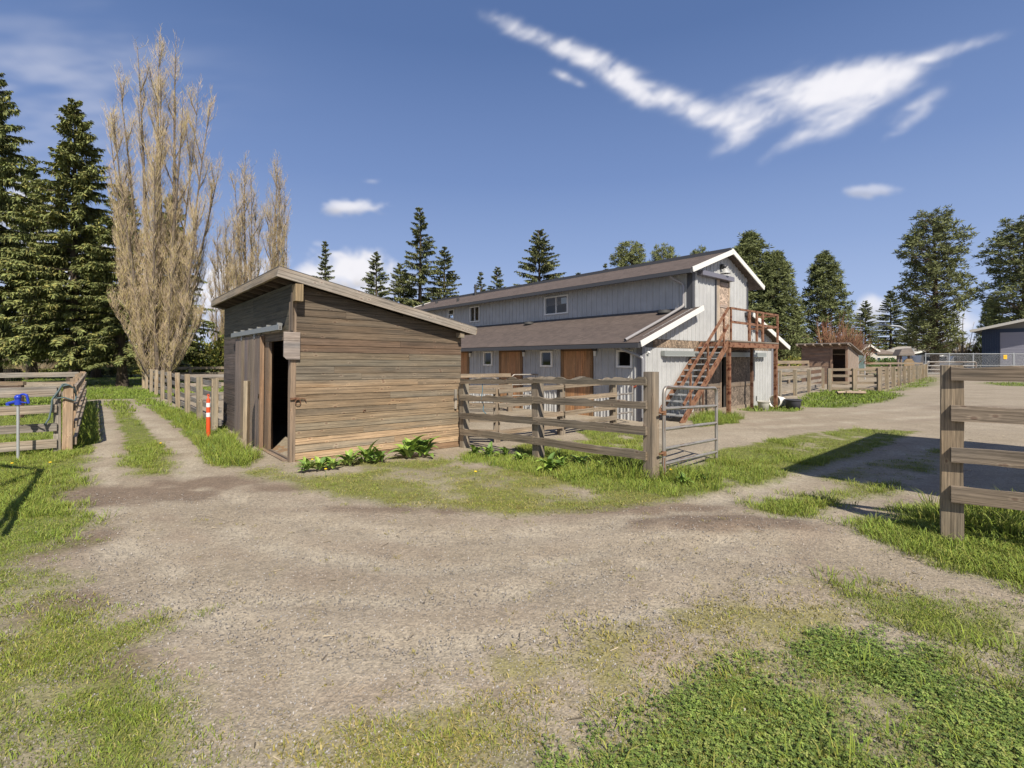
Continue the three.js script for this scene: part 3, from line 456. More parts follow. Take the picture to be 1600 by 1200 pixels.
  // roofs: slabs with shingles, white rake boards, soffits, gutters, vents
  function roof(x0, y0, x1, y1, name, gutterSide) {
    const len = Math.hypot(x1 - x0, y1 - y0), a = Math.atan2(y1 - y0, x1 - x0), cx = (x0 + x1) / 2, cy = (y0 + y1) / 2, zc = -LEN / 2 + .0;
    const g = new THREE.BoxGeometry(len, .05, LEN + .52); { const p = g.attributes.position, n = g.attributes.normal, uv = g.attributes.uv; for (let i = 0; i < p.count; i++) uv.setXY(i, p.getZ(i), -p.getX(i) * Math.sign(y1 - y0)); }
    const m = part(t, name, g, shing, [cx, cy, zc], [0, 0, a]);
    part(m, 'soffit', new THREE.BoxGeometry(len - .02, .02, LEN + .50), soffit, [0, -.055, 0]);
    const drop = -.075;
    part(m, 'rake_board', setBoardUV(new THREE.BoxGeometry(len, .15, .03), 2), white, [0, drop + .055, LEN / 2 + .277]);
    part(m, 'rake_board', setBoardUV(new THREE.BoxGeometry(len, .15, .03), 2), white, [0, drop + .055, -LEN / 2 - .277]);
    part(m, 'drip_edge', new THREE.BoxGeometry(len, .014, .05), dark, [0, .036, LEN / 2 + .265]);
    const gx = gutterSide < 0 ? x0 : x1, gyy = gutterSide < 0 ? y0 : y1;
    part(m, 'gutter', new THREE.BoxGeometry(.10, .115, LEN + .5), dark, [gutterSide * (len / 2 + .03), -.045, 0], [0, 0, -a]);
    return m;
  }
  const rl = roof(-.46, 2.07, 2.76, 3.22, 'lower_roof', -1); roof(9.48, 2.08, 6.2, 3.19, 'lower_roof', 1).children.length; const ru = roof(2.12, 4.29, 4.655, 5.165, 'upper_roof', -1); roof(7.10, 4.19, 4.625, 5.165, 'upper_roof', 1);
  part(t, 'ridge_cap', setBoardUV(new THREE.CylinderGeometry(.06, .06, LEN + .5, 6).rotateX(Math.PI / 2), 1), shing, [4.64, 5.15, -LEN / 2]);
  part(t, 'wall_flashing', boxAt(UX0 - .06, UX0 - .026, 3.12, 3.22, -LEN, -.1), dark);
  for (const z of [-.75, -6.9, -10.9, -15]) part(t, 'roof_vent', merge([new THREE.CylinderGeometry(.19, .21, .09, 12).translate(2.28, 3.13, z), new THREE.CylinderGeometry(.15, .15, .10, 12).translate(2.28, 3.06, z)]), flat(.05, .048, .045, .7));
  for (const [x, y, z, h] of [[3.0, 4.62, -13.0, .16], [3.6, 4.82, -16.0, .14], [4.4, 5.12, -13.4, .55], [3.3, 4.7, -17, .16]]) part(t, 'vent_pipe', new THREE.CylinderGeometry(.07, .07, h + .2, 10), flat(.04, .04, .04, .6), [x, y + h / 2 - .1, z]);
  // windows
  const glass = new THREE.MeshPhysicalMaterial({ color: lin(.86, .9, .92), transmission: 1, thickness: 0, roughness: .02, ior: 1.5 });
  function windowAt(x, [z0, z1, y0, y1], mull) {
    const f = .045, w = part(t, 'window', merge([boxAt(x - .05, x + .03, y0 - .01, y0 + f, z0 - .012, z1 + .012), boxAt(x - .05, x + .03, y1 - f, y1 + .01, z0 - .012, z1 + .012), boxAt(x - .05, x + .03, y0 + f, y1 - f, z0 - .012, z0 + f), boxAt(x - .05, x + .03, y0 + f, y1 - f, z1 - f, z1 + .012)]), white);
    const panes = mull === 'v' ? [[z0 + f, (z0 + z1) / 2 - .02, y0 + f, y1 - f], [(z0 + z1) / 2 + .02, z1 - f, y0 + f, y1 - f]] : mull === 'h' ? [[z0 + f, z1 - f, y0 + f, y0 + .2], [z0 + f, z1 - f, y0 + .24, y1 - f]] : [[z0 + f, z1 - f, y0 + f, y1 - f]];
    if (mull === 'v') part(w, 'mullion', boxAt(x - .04, x + .02, y0 + f, y1 - f, (z0 + z1) / 2 - .02, (z0 + z1) / 2 + .02), white);
    if (mull === 'h') part(w, 'mullion', boxAt(x - .04, x + .02, y0 + .2, y0 + .24, z0 + f, z1 - f), white);
    for (const [a, b, c, d] of panes) part(w, 'pane', new THREE.PlaneGeometry(b - a, d - c).rotateY(-Math.PI / 2), glass, [x - .012, (c + d) / 2, (a + b) / 2]);
    return w;
  }
  lowWin.forEach((h) => windowAt(0, h)); const w1 = windowAt(UX0, upWin[0], 'v'); windowAt(UX0, upWin[1], 'v'); windowAt(UX0, upWin[2], 'h');
  part(w1, 'paper_notice', boxAt(UX0 + .002, UX0 + .005, 3.80, 4.03, -5.40, -5.12), flat(.42, .46, .48, .8));
  // stable doors of brown board with frames and a lamp beside each
  for (const [z0, z1, y0, y1] of lowDoor) {
    const d = part(t, 'stable_door', boxAt(-.01, .03, y0, y1 - .05, z0 + .09, z1 - .09), new THREE.MeshStandardMaterial({ color: lin(.60, .355, .17), map: TW2, roughness: .75 }));
    const n = 4; for (let k = 0; k < n; k++) for (const [a, b] of [[y0 + .02, 1.02], [1.035, y1 - .07]]) { const w = (z1 - z0 - .2) / n; part(d, 'door_board', board(b - a, w - .006, .02, { along: 'y' }), wood(+(.64 + .1 * hash2(k, 3)).toFixed(3), .39, .19, TW2), [-.022, (a + b) / 2, z0 + .10 + (k + .5) * w]); }
    for (const z of [z0 + .05, z1 - .05]) part(d, 'door_frame', board(y1 - y0, .10, .05, { along: 'y' }), wood(.36, .22, .11, TW2), [-.02, (y0 + y1) / 2, z]);
    part(d, 'door_frame', board(z1 - z0, .10, .05, { along: 'z' }), wood(.30, .17, .08, TW2), [-.02, y1 - .03, (z0 + z1) / 2]);
    const l = part(t, 'door_lamp', boxAt(-.10, 0, 1.90, 2.0, z1 + .05, z1 + .15), dark); part(l, 'lamp_glass', new THREE.CylinderGeometry(.045, .04, .14, 10), flat(.8, .78, .72, .3), [-.06, 1.83, z1 + .10]);
  }
  part(t, 'hose_reel', new THREE.TorusGeometry(.07, .025, 6, 12).rotateY(Math.PI / 2), flat(.45, .10, .05, .7), [-.05, .98, -.22]);
}
{ // ------------------------------------------------------------ outside stairs and landing, rust-brown steel
  const s = thing('outside_stairs', 'rust brown steel stairs and railed landing against the barn gable', 'stairs', [BARN[0], 0, BARN[1]], AXIS);
  const paint = new THREE.MeshStandardMaterial({ color: lin(.38, .19, .105), map: TRUST, roughness: .7, metalness: .1 }), tread = flat(.44, .45, .45, .5, .45), steel = new THREE.MeshStandardMaterial({ color: lin(.22, .12, .075), map: TRUST, roughness: .75 }), plank = wood(.36, .32, .27, TW);
  const X0 = .42, X1 = 3.0, Y1 = 2.17, Zin = .10, Zout = .90, slope = Math.atan2(Y1, X1 - X0), L = Math.hypot(Y1, X1 - X0);
  const bar = (x0, y0, x1, y1, z, h, w, name, mat = paint, par = s) => part(par, name, setBoardUV(new THREE.BoxGeometry(Math.hypot(x1 - x0, y1 - y0), h, w), 2), mat, [(x0 + x1) / 2, (y0 + y1) / 2, z], [0, 0, Math.atan2(y1 - y0, x1 - x0)]);
  for (const z of [Zin, Zout]) bar(X0, -.02, X1 + .02, Y1 - .03, z, .155, .045, 'stringer');
  const N = 13; for (let k = 1; k < N; k++) { const f = k / N; part(s, 'tread', boxAt(-.12, .12, -.018, .018, Zin + .026, Zout - .026), tread, [mix(X0, X1, f) + .03, Y1 * f + .015, 0]); }
  bar(.36, .94, 3.0, 3.16, Zout + .01, .065, .05, 'handrail'); bar(.52, .48, 3.0, 2.66, Zout + .01, .065, .045, 'handrail');
  for (const f of [.17, .53, .89]) { const x = mix(X0, X1, f); part(s, 'stair_post', boxAt(x - .025, x + .025, Y1 * f - .05, Y1 * f + .92, Zout - .01, Zout + .035), paint); }
  // landing
  const LX0 = 2.98, LX1 = 6.5, F = 2.20;
  for (let k = 0; k < 5; k++) part(s, 'deck_plank', board(LX1 - LX0 - .02, .19, .04, { along: 'x' }), plank, [(LX0 + LX1) / 2, F + .0, .12 + k * .195], [Math.PI / 2, 0, 0]);
  bar(LX0, F - .1, 4.30, F - .1, .95, .17, .05, 'landing_beam'); bar(4.30, F - .095, LX1, F - .095, .953, .17, .05, 'landing_beam'); bar(LX0, F - .1, LX1, F - .1, .06, .14, .05, 'landing_beam');
  for (const x of [LX0 + .03, 4.3, 5.4, LX1 - .03]) part(s, 'landing_joist', boxAt(x - .025, x + .025, F - .16, F - .025, .09, .92), paint);
  for (const [x, z] of [[3.04, .90], [6.40, .92]]) part(s, 'landing_post', boxAt(x - .05, x + .05, -.12, F - .02, z - .05, z + .05), paint);
  part(s, 'landing_post', boxAt(5.98, 6.07, -.1, F - .02, .26, .34), steel);
  part(s, 'landing_post', rod([2.98, -.1, .14], [2.98, F - .05, .14], .035), steel);
  part(s, 'landing_brace', rod([3.1, 1.8, .5], [4.4, F - .1, .88], .02), steel);
  const RT = 3.16; bar(LX0 + .05, RT, LX1, RT - .01, .95, .055, .055, 'railing'); bar(LX0 + .05, 2.76, LX1, 2.74, .95, .07, .035, 'railing');
  for (const [x, w] of [[3.07, .06], [4.30, .13], [4.84, .10], [5.28, .11], [6.48, .09]]) part(s, 'railing_post', boxAt(x - w / 2, x + w / 2, F - .06, RT - .02, .93, .975), paint);
  part(s, 'railing', boxAt(6.46, 6.50, RT - .06, RT, .05, .93), paint); part(s, 'railing', boxAt(6.46, 6.50, 2.70, 2.76, .05, .93), paint);
}

// ---------------------------------------------------------------- fences: every post and every rail its own piece
// posts: [x, z] list; rails between neighbours at the given heights; off = which side of the posts the rails are nailed to
function fence(label, posts, { heights, railH = .13, railT = .045, postH = 1.4, postW = .13, off = 1, tones, postTone, chew = 0, seg = 3, over = 0, group = 'board fences around the paddocks', round = false, first = true, tex = TW, skip = [], lens = 1 }) {
  const [bx, bz] = posts[0], by = gy(bx, bz), t = thing('board_fence', label, 'fence', [bx, by, bz], 0, group);
  const dir = (i) => { const a = posts[Math.max(0, i - 1)], b = posts[Math.min(posts.length - 1, i + 1)]; return Math.atan2(-(b[1] - a[1]), b[0] - a[0]); };
  posts.forEach(([x, z, h], i) => {
    if (i === 0 && !first) return; const H = (h ?? postH) * (.985 + .03 * hash2(i, posts.length * 7)), w = postW * (.94 + .12 * hash2(i, 3)), k = hash2(i, 11);
    const g = round ? setBoardUV(new THREE.CylinderGeometry(w * .5, w * .56, H + .25, 9, 3), i, 'y') : board(H + .25, w, w, { along: 'y', seg: 4, rough: .008 });
    const q = postTone ?? [.42, .35, .26], m = .88 + .24 * k; part(t, 'post', g, wood(+(q[0] * m).toFixed(2), +(q[1] * m).toFixed(2), +(q[2] * m).toFixed(2), TW2), [x - bx, gy(x, z) - by + (H - .25) / 2, z - bz], [(k - .5) * .03, dir(i) + (hash2(i, 5) - .5) * .1, (hash2(i, 9) - .5) * .03, 'YXZ']);
  });
  for (let i = 0; i < posts.length - 1; i++) heights.forEach((h, j) => {
    if (skip.some(([a, b]) => a === i && b === j)) return;
    const [ax, az] = posts[i], [cx, cz] = posts[i + 1], ay = gy(ax, az), cy = gy(cx, cz), L = Math.hypot(cx - ax, cz - az), ux = (cx - ax) / L, uz = (cz - az) / L, e0 = i === 0 ? over : 0, e1 = i === posts.length - 2 ? over : 0;
    const g = board(L + e0 + e1 - .006, railH * (.94 + .12 * hash2(i * 5 + j, 2)), railT, { seg: Math.max(seg, Math.round(L * (chew ? 16 : 2))), rough: .006, chew: chew ? (j === 0 ? chew : chew * (j === 1 ? .55 : .25)) : 0 });
    const q = tones[(i * 3 + j * 5 + (hash2(i, j) * 7 | 0)) % tones.length], o = off * (postW / 2 + railT / 2 + .004) + (hash2(i, j + 40) - .5) * .008, mxm = (ax + cx) / 2 + ux * (e1 - e0) / 2, mz = (az + cz) / 2 + uz * (e1 - e0) / 2;
    part(t, 'rail', g, wood(...q, tex), [mxm - bx + uz * o * -1, (ay + cy) / 2 + h - by + (hash2(i, j + 60) - .5) * .016, mz - bz + ux * o], [0, Math.atan2(-uz, ux), Math.atan2(cy - ay, L) + (hash2(i + 3, j) - .5) * .012, 'YXZ']);
  });
  return t;
}
const BROWN = [[.30, .25, .19], [.27, .225, .17], [.33, .275, .205], [.285, .24, .185]], GREY = [[.50, .45, .39], [.44, .39, .33], [.54, .47, .38], [.40, .36, .32]], TAN = [[.46, .37, .27], [.42, .34, .25], [.38, .315, .24]];
const R4 = [1.375, 1.035, .685, .335];
// middle fence, from the shed to the gate: chewed top edges
fence('chewed four rail board fence running from the shed to the tube gate', [[-.98, -9.93], [.45, -8.36], [1.93, -6.70, 1.47]], { heights: R4, postH: 1.34, postW: .145, off: 1, tones: BROWN, chew: .085, railH: .138, seg: 40, over: -.01 });
// inner paddock fence behind it
fence('pale rail fence behind the chewed board fence in front of the barn', [[-1.62, -10.62], [-.33, -10.45], [1.12, -11.0], [2.50, -11.95]], { heights: [1.10, .80, .50, .22], postH: 1.16, off: 1, tones: TAN, railH: .10, railT: .07, first: false, seg: 8 });
// the fence and rail nearer the barn doors
fence('pale rail fence beside the brown stable doors of the barn', [[-4.0, -14.1], [-2.0, -14.7], [-.08, -15.5]], { heights: [1.16, .80, .42], postH: 1.12, off: 1, tones: TAN, railH: .12 });
// fence along the track, then the far side of that paddock
{
  const A = [-7.0, -11.35], line = (px) => { const u = (px - 800) / FOCAL, dx = -NZ[0], dz = -NZ[1], s = (u * -A[1] - A[0]) / (dx - u * -dz); return [A[0] + dx * s, A[1] + dz * s]; };
  const pts = [[A[0] - NZ[0] * -.25, A[1] - NZ[1] * -.25], ...[335.3, 311.7, 292.7, 277.4, 264.8, 253.7, 244, 236.3, 229, 224].map(line)];
  fence('grey rail fence with pale posts along the right of the wheel track', pts, { heights: [1.06, .78, .48, .18], postH: 1.20, postW: .125, off: 1, tones: [[.34, .32, .295], [.42, .39, .35], [.29, .275, .26]], postTone: [.56, .46, .33], first: false });
  const e = line(224), back = []; for (let k = 0; k < 8; k++) back.push([e[0] + E2[0] * k * 2.3, e[1] + E2[1] * k * 2.3]);
  fence('pale rail fence across the far end of the paddock behind the shed', back, { heights: [1.14, .78, .44, .14], postH: 1.2, off: -1, tones: TAN, railH: .16, first: false });
  const mid = []; for (let k = 0; k < 6; k++) { const b = line(264.8); mid.push([b[0] + E2[0] * (k * 2.2 + .15), b[1] + E2[1] * (k * 2.2 + .15)]); }
  fence('grey rail fence dividing the paddock behind the shed', mid, { heights: [1.0, .66, .3], postH: 1.1, off: -1, tones: GREY, first: false });
}
// left paddock: front towards the yard, side along the track, far side
const CL = G(106, 703), CLF = [CL[0] - NZ[0] * 12.6, CL[1] - NZ[1] * 12.6];
{
  const side = []; for (let k = 0; k <= 7; k++) side.push([CL[0] - NZ[0] * k * 1.8, CL[1] - NZ[1] * k * 1.8]);
  fence('tan board fence along the left of the wheel track casting striped shadows', side, { heights: [1.10, .78, .47, .16], postH: 1.20, postW: .14, off: 1, tones: [[.50, .41, .31], [.46, .38, .29]], postTone: [.54, .40, .27] });
  const front = [[CL[0] - E2[0] * .14, CL[1] - E2[1] * .14], [CL[0] - E2[0] * 2.5, CL[1] - E2[1] * 2.5], [CL[0] - E2[0] * 4.9, CL[1] - E2[1] * 4.9]];
  fence('grey board fence behind the blue water hydrant', front, { heights: [1.10, .78, .465, .155], railH: .15, postH: 1.18, postW: .10, off: -1, tones: GREY, postTone: [.42, .38, .33], tex: TW });
  const far = []; for (let k = 0; k < 6; k++) far.push([CLF[0] - E2[0] * (k * 2.4 + .1), CLF[1] - E2[1] * (k * 2.4 + .1)]);
  fence('grey board fence at the far end of the left paddock', far, { heights: [1.10, .75, .40], railH: .17, postH: 1.15, off: -1, tones: GREY, first: false });
}
// right: the fence that ends beside the yard
{
  const P = G(1487, 843), d = [.8066, .591]; const pts = [P, [P[0] + d[0] * 2.44, P[1] + d[1] * 2.44], [P[0] + d[0] * 4.9, P[1] + d[1] * 4.9]];
  fence('heavy four rail fence ending at a thick post in tall grass', pts, { heights: [1.53, 1.165, .81, .445], railH: .145, railT: .05, postH: 1.60, postW: .15, off: 1, tones: [[.30, .245, .185], [.335, .275, .21], [.275, .225, .17]], postTone: [.36, .29, .20], chew: .035, seg: 24, over: .02 });
}
// far right paddocks
fence('weathered rail fence beside the barn and the tube gate', [G(1218, 622), G(1242.5, 618), G(1264, 613), G(1286, 607)], { heights: [1.16, .82, .5, .2], railH: .15, postH: 1.18, off: -1, tones: GREY, postTone: [.50, .43, .32] });
fence('rail fence in front of the small run-in shelter', [G(1296, 611), G(1335, 611.5), G(1374, 612)], { heights: [1.14, .80, .46, .14], railH: .13, postH: 1.2, postW: .17, off: -1, tones: TAN, postTone: [.46, .38, .27], skip: [] });
{ const a = G(1374, 612), b = G(1447, 590.5), pts = []; for (let k = 0; k <= 10; k++) pts.push([mix(a[0], b[0], k / 10), mix(a[1], b[1], k / 10)]); fence('long rail fence running back along the far gravel road', pts, { heights: [1.14, .80, .46, .14], railH: .14, postH: 1.22, postW: .17, off: -1, tones: TAN, postTone: [.52, .44, .32], first: false }); }
fence('far rail fence behind the small run-in shelter', [[atDepth(1342, 44), -44], [atDepth(1390, 45), -45], [atDepth(1440, 46), -46]], { heights: [1.3, .9, .5], railH: .18, postH: 1.35, postW: .16, off: 1, tones: TAN });
fence('far rail fence between barn and run-in shelter', [[atDepth(1206, 31), -31], [atDepth(1232, 31.5), -31.5], [atDepth(1262, 32), -32]], { heights: [1.5, 1.15, .75], railH: .2, postH: 1.4, off: 1, tones: TAN });

// ---------------------------------------------------------------- tube gates
const galv = new THREE.MeshStandardMaterial({ color: lin(.60, .56, .50), map: TRUST, roughness: .5, metalness: .55 }), rust = new THREE.MeshStandardMaterial({ color: lin(.36, .19, .10), map: TRUST, roughness: .8, metalness: .2 });
function tubeGate(label, a, b, hs, sag = 0, r = .022, y0 = 0) {
  const by = gy(...a), t = thing('tube_gate', label, 'gate', [a[0], by, a[1]], 0, 'tubular metal gates'), dx = b[0] - a[0], dz = b[1] - a[1], L = Math.hypot(dx, dz), ang = Math.atan2(-dz, dx), H = hs[0];
  const P = (s, y) => [Math.cos(ang) * s, y - sag * s / L, -Math.sin(ang) * s];
  part(t, 'gate_frame', tube([P(0, y0 + .02), P(0, H * .5), P(0, H - .10), P(.025, H - .03), P(.09, H), P(L * .5, H), P(L - .09, H), P(L - .025, H - .03), P(L, H - .10), P(L, H * .5), P(L, hs[hs.length - 1] - .1)], r * 1.12, 70, 8), galv);
  for (const h of hs.slice(1)) part(t, 'gate_bar', rod(P(0, h), P(L, h), r, r, 8), galv);
  return { t, P, L };
}
{
  const { t, P, L } = tubeGate('rusty galvanised tube gate standing open beside the chewed fence', [2.10, -6.68], [3.40, -8.04], [1.27, .975, .69, .42, .21], .09, .024, .02);
  for (const y of [.36, .92]) part(t, 'hinge', rod(P(-.13, y), P(.03, y), .016), rust);
  part(t, 'hinge_collar', new THREE.CylinderGeometry(.034, .034, .06, 10), rust, P(0, .92)); part(t, 'hinge_collar', new THREE.CylinderGeometry(.034, .034, .06, 10), rust, P(0, .36));
  part(t, 'gate_foot', rod(P(0, 0), P(0, .3), .028), rust);
  part(t, 'latch_chain', tube([P(L, .95), P(L + .03, .7), P(L + .01, .4), P(L + .03, .2)], .012, 16, 5), rust);
}
tubeGate('small tube gate between the pale fence and the barn corner', [2.58, -11.98], [3.12, -12.52], [1.14, .78, .30], 0);
tubeGate('far tube gate top beside the brown stable doors', [0.0, -15.5], [.9, -15.9], [1.17, .85, .5, .2], 0);
tubeGate('tube gate at the end of the rail fence beside the barn', G(1209, 627), G(1216, 623), [1.2, .9, .6, .3], 0);
tubeGate('long tube gate across the far road before the chain link fence', [atDepth(1449, 46), -46], [atDepth(1525, 46), -46], [1.42, 1.05, .7, .35], 0, .05);

// ---------------------------------------------------------------- small things in the yard
{ // orange delineator
  const p = G(325.5, 682), t = thing('delineator_post', 'orange plastic delineator post with two white bands beside the track', 'delineator', [p[0], gy(...p), p[1]]);
  const or = flat(.72, .085, .02, .5), wh = flat(.8, .8, .78, .4);
  part(t, 'tube', new THREE.LatheGeometry([[.0, .005], [.044, .005], [.041, .30], [.038, .72], [.034, .80], [.014, .83], [.014, .86], [0, .86]].map((q) => new THREE.Vector2(...q)), 16), or);
  part(t, 'loop', new THREE.TorusGeometry(.022, .008, 6, 12), or, [0, .885, 0]);
  for (const y of [.47, .68]) part(t, 'reflective_band', new THREE.CylinderGeometry(.0405, .0415, .09, 16), wh, [0, y, 0]);
}
{ // frost-free hydrant
  const p = [-8.26, -8.08], t = thing('water_hydrant', 'blue headed yard hydrant on a grey pipe before the left fence', 'hydrant', [p[0], gy(...p), p[1]], .1), blue = flat(.02, .05, .42, .35), pipe = flat(.55, .56, .56, .4, .5);
  part(t, 'pipe', rod([0, -.1, 0], [0, .93, 0], .021, .021, 10), pipe);
  const h = part(t, 'head', merge([new THREE.CylinderGeometry(.04, .045, .12, 12).translate(0, .96, 0), rod([-.03, .95, .0], [-.15, .925, 0], .028, .024, 8), new THREE.SphereGeometry(.05, 12, 8).translate(0, 1.02, 0), rod([-.15, .94, 0], [-.15, .89, 0], .03, .03, 8)]), blue);
  part(h, 'lever', tube([[.0, 1.04, 0], [.07, 1.075, 0], [.13, 1.06, 0], [.15, .98, 0], [.16, .92, 0]], .019, 18, 6), blue);
  part(h, 'rod', rod([0, .95, 0], [.13, .93, 0], .012), blue);
}
{ // straps tied round the corner post of the left paddock
  const t = thing('tie_strap', 'grey green strap tied round the corner post of the left fence', 'strap', [CL[0], gy(...CL), CL[1]], AXIS), m = flat(.10, .14, .145, .8);
  part(t, 'strap', tube([[.02, 1.20, .10], [-.06, 1.22, .10], [-.12, 1.10, .12], [-.20, .95, .14], [-.21, .80, .14], [-.24, .62, .15], [-.30, .50, .16]], .016, 40, 6), m);
  part(t, 'strap', tube([[-.05, .98, .11], [.05, .93, .11], [.10, .90, .08], [.11, 1.0, -.02], [.09, 1.12, .05], [.02, 1.20, .1], [-.08, 1.17, .1], [-.16, .97, .12], [-.05, .98, .11]], .014, 44, 6), m);
}
{ // blue twine on the chewed fence
  const t = thing('twine', 'blue twine hanging from the top rail of the chewed fence', 'twine', [-.58, gy(-.58, -9.4), -9.36]); part(t, 'cord', tube([[0, 1.42, .02], [.01, 1.2, .03], [-.01, 1.02, .04], [.03, .9, .02], [.02, .8, .05], [.08, .74, .04]], .007, 30, 5), flat(.04, .17, .24, .8));
}
{ // tubs by the barn corner
  const tub = (label, mat, pos, r, h, lie, turn = 0) => { const t = thing('plastic_tub', label, 'tub', [pos[0], gy(...pos), pos[1]], turn, 'tubs beside the barn'); const g = new THREE.LatheGeometry([[0, .01], [r * .84, 0], [r, h], [r * 1.05, h], [r * 1.05, h - .03], [r * .97, h - .03], [r * .82, .03], [0, .03]].map((q) => new THREE.Vector2(...q)), 22); part(t, 'body', g, mat, lie ? [0, r * .95, 0] : [0, 0, 0], lie ? [0, 0, lie] : [0, 0, 0]); part(t, 'rim', new THREE.TorusGeometry(r * 1.04, .018, 6, 22).rotateX(Math.PI / 2), mat, lie ? [Math.sin(-lie) * h, r * .95 + Math.cos(lie) * h, 0] : [0, h, 0], lie ? [0, 0, lie] : [0, 0, 0]); return t; };
  tub('upright grey plastic tub in grass at the barn corner', flat(.52, .50, .44, .6), G(1193, 640), .18, .27, 0); tub('white plastic tub lying on its side against the barn corner', flat(.80, .76, .70, .6), G(1222, 636), .20, .42, 1.5, .5); tub('black rubber tub standing by the fence', flat(.06, .06, .075, .7), G(1239, 638), .25, .30, 0);
}
{ // split logs on the far grass
  const q = G(1330, 617); for (const [k, dx, dz, l, a] of [[0, -.35, 0, .9, .3], [1, .1, .15, .8, -.2], [2, .45, -.1, .6, .9]]) { const t = thing('split_log', 'pale split log lying on the grass before the run-in shelter', 'log', [q[0] + dx, gy(...q), q[1] + dz], a, 'split logs on the far grass'); part(t, 'log', setBoardUV(new THREE.CylinderGeometry(.09, .11, l, 8, 1, false, 0, 4).rotateZ(Math.PI / 2), k), wood(.60, .46, .33, TW2), [0, .09, 0]); }
}
{ // black metal arch in the field behind the track
  const t = thing('metal_hoop', 'black metal hoop frame standing behind the track fence', 'frame', [atDepth(285, 31), 0, -31]); const w = .36; part(t, 'hoop', tube([[-.42, 0, 0], [-.42, 1.1, 0], [-.36, 1.3, 0], [0, 1.34, 0], [.36, 1.3, 0], [.42, 1.1, 0], [.42, 0, 0]], .035, 40, 6), flat(.02, .02, .02, .5, .3));
}
{ // hay rack in the left paddock
  const Z = 13.5, x = atDepth(5, Z), t = thing('hay_rack', 'low brown plank hay rack inside the left paddock', 'rack', [x, gy(x, -Z), -Z]); const m = wood(.20, .13, .09, TW2); part(t, 'top_rail', board(1.9, .10, .10), wood(.40, .30, .21, TW2), [-.35, .98, 0]); part(t, 'board', board(1.8, .12, .04), m, [-.35, .86, .03]); for (const a of [-1.2, .5]) part(t, 'leg', board(.98, .09, .09, { along: 'y' }), m, [a, .45, 0]);
}
// what stands out of view to the right and left and throws its shadow into the picture
{
  const H = 4.0, c0 = G(1222, 735), sh = [toSun.x / toSun.y * H, toSun.z / toSun.y * H], o = [c0[0] + sh[0], c0[1] + sh[1]];
  const t = thing('open_shelter', 'open sided roof on posts beside the yard', 'shelter', [o[0], 0, o[1]], AXIS), dk = wood(.30, .24, .17, TW2);
  part(t, 'roof', new THREE.BoxGeometry(5.6, .12, 8).translate(2.8, H, 4), flat(.2, .2, .2, .8));
  for (const x of [.5, 5.1]) for (const z of [4.4, 7.4]) part(t, 'post', board(H, .14, .14, { along: 'y' }), dk, [x, H / 2, z]);
  for (const z of [4.4, 7.4]) part(t, 'beam', board(5.4, .2, .1), dk, [2.8, H - .16, z]);
}
{
  const H = 1.15, off = [toSun.x / toSun.y, toSun.z / toSun.y], pt = (px, py, h) => { const g = G(px, py); return [g[0] + off[0] * h, h, g[1] + off[1] * h]; };
  const a = pt(70, 737, H), b = pt(-6, 832, H), c = pt(-60, 722, H), a2 = pt(63, 742, H - .22), b2 = pt(10, 838, H - .22), base = [a[0], 0, a[2]], rel = (p) => [p[0] - base[0], p[1], p[2] - base[2]];
  const t = thing('pipe_rail', 'bent pipe hitching rail at the edge of the yard', 'rail', base), m = new THREE.MeshStandardMaterial({ color: lin(.3, .22, .16), map: TRUST, roughness: .7 });
  part(t, 'pipe', rod(rel(a), rel(b), .035), m); part(t, 'pipe', rod(rel(a), rel(c), .05), m); part(t, 'pipe', rod(rel(a2), rel(b2), .03), m);
  for (const p of [a, b, c]) part(t, 'post', rod([p[0] - base[0], -.1, p[2] - base[2]], rel(p), .04), m);
}

// ---------------------------------------------------------------- beyond the yard, right
{ // run-in shelter
  const Z = 34, x0 = atDepth(1253, Z), x1 = atDepth(1325, Z), H = upAt(541, Z), t = thing('run_in_shelter', 'small brown board run-in shelter with dark doorway', 'shelter', [x0, 0, -Z], AXIS - Math.PI / 2), W = 2.74, D = 2.4, m = [wood(.40, .27, .20, TW2), wood(.36, .245, .185, TW2), wood(.44, .30, .215, TW2)];
  const dx0 = 1.815, dx1 = 2.72, HD = upAt(545, Z), n = 11;
  for (let k = 0; k < n; k++) { const y = H * (k + .5) / n, h = H / n - .008; part(t, 'plank', board(dx0, h, .03), m[k % 3], [dx0 / 2, y, 0]); if (y > HD) part(t, 'plank', board(W - dx0, h, .03), m[(k + 1) % 3], [(W + dx0) / 2, y, 0]); }
  for (let k = 0; k < 9; k++) { const w = D / 9, z = -(k + .5) * w, h = H - .55 * (k + .5) / 9; part(t, 'plank', board(h, w - .008, .03, { along: 'y' }), wood(.50, .40, .32, TW2), [W, h / 2, z]); }
  part(t, 'rear_wall', merge([boxAt(0, W, 0, H - .6, -D - .03, -D), boxAt(-.03, 0, 0, H - .55, -D, 0)]), m[1]);
  part(t, 'door_post', board(HD, .12, .12, { along: 'y' }), m[2], [dx0, HD / 2, .01]); part(t, 'door_post', board(H, .14, .12, { along: 'y' }), m[2], [W - .06, H / 2, .01]);
  part(t, 'hay_board', board(dx1 - dx0, .5, .04), wood(.20, .15, .11, TW3), [(dx0 + dx1) / 2, .45, -.5]);
  const a = -Math.atan2(.55, D), r = part(t, 'roof', new THREE.BoxGeometry(W + .5, .06, D + .9), flat(.20, .17, .145, .9), [W / 2, H - .22, -D / 2 + .05], [a, 0, 0]);
  for (let k = 0; k < 7; k++) part(r, 'rafter_end', board(.5, .10, .08, { along: 'z' }), wood(.62, .50, .40, TW2), [-W / 2 - .15 + k * (W + .3) / 6, -.08, (D + .9) / 2 - .2]);
}
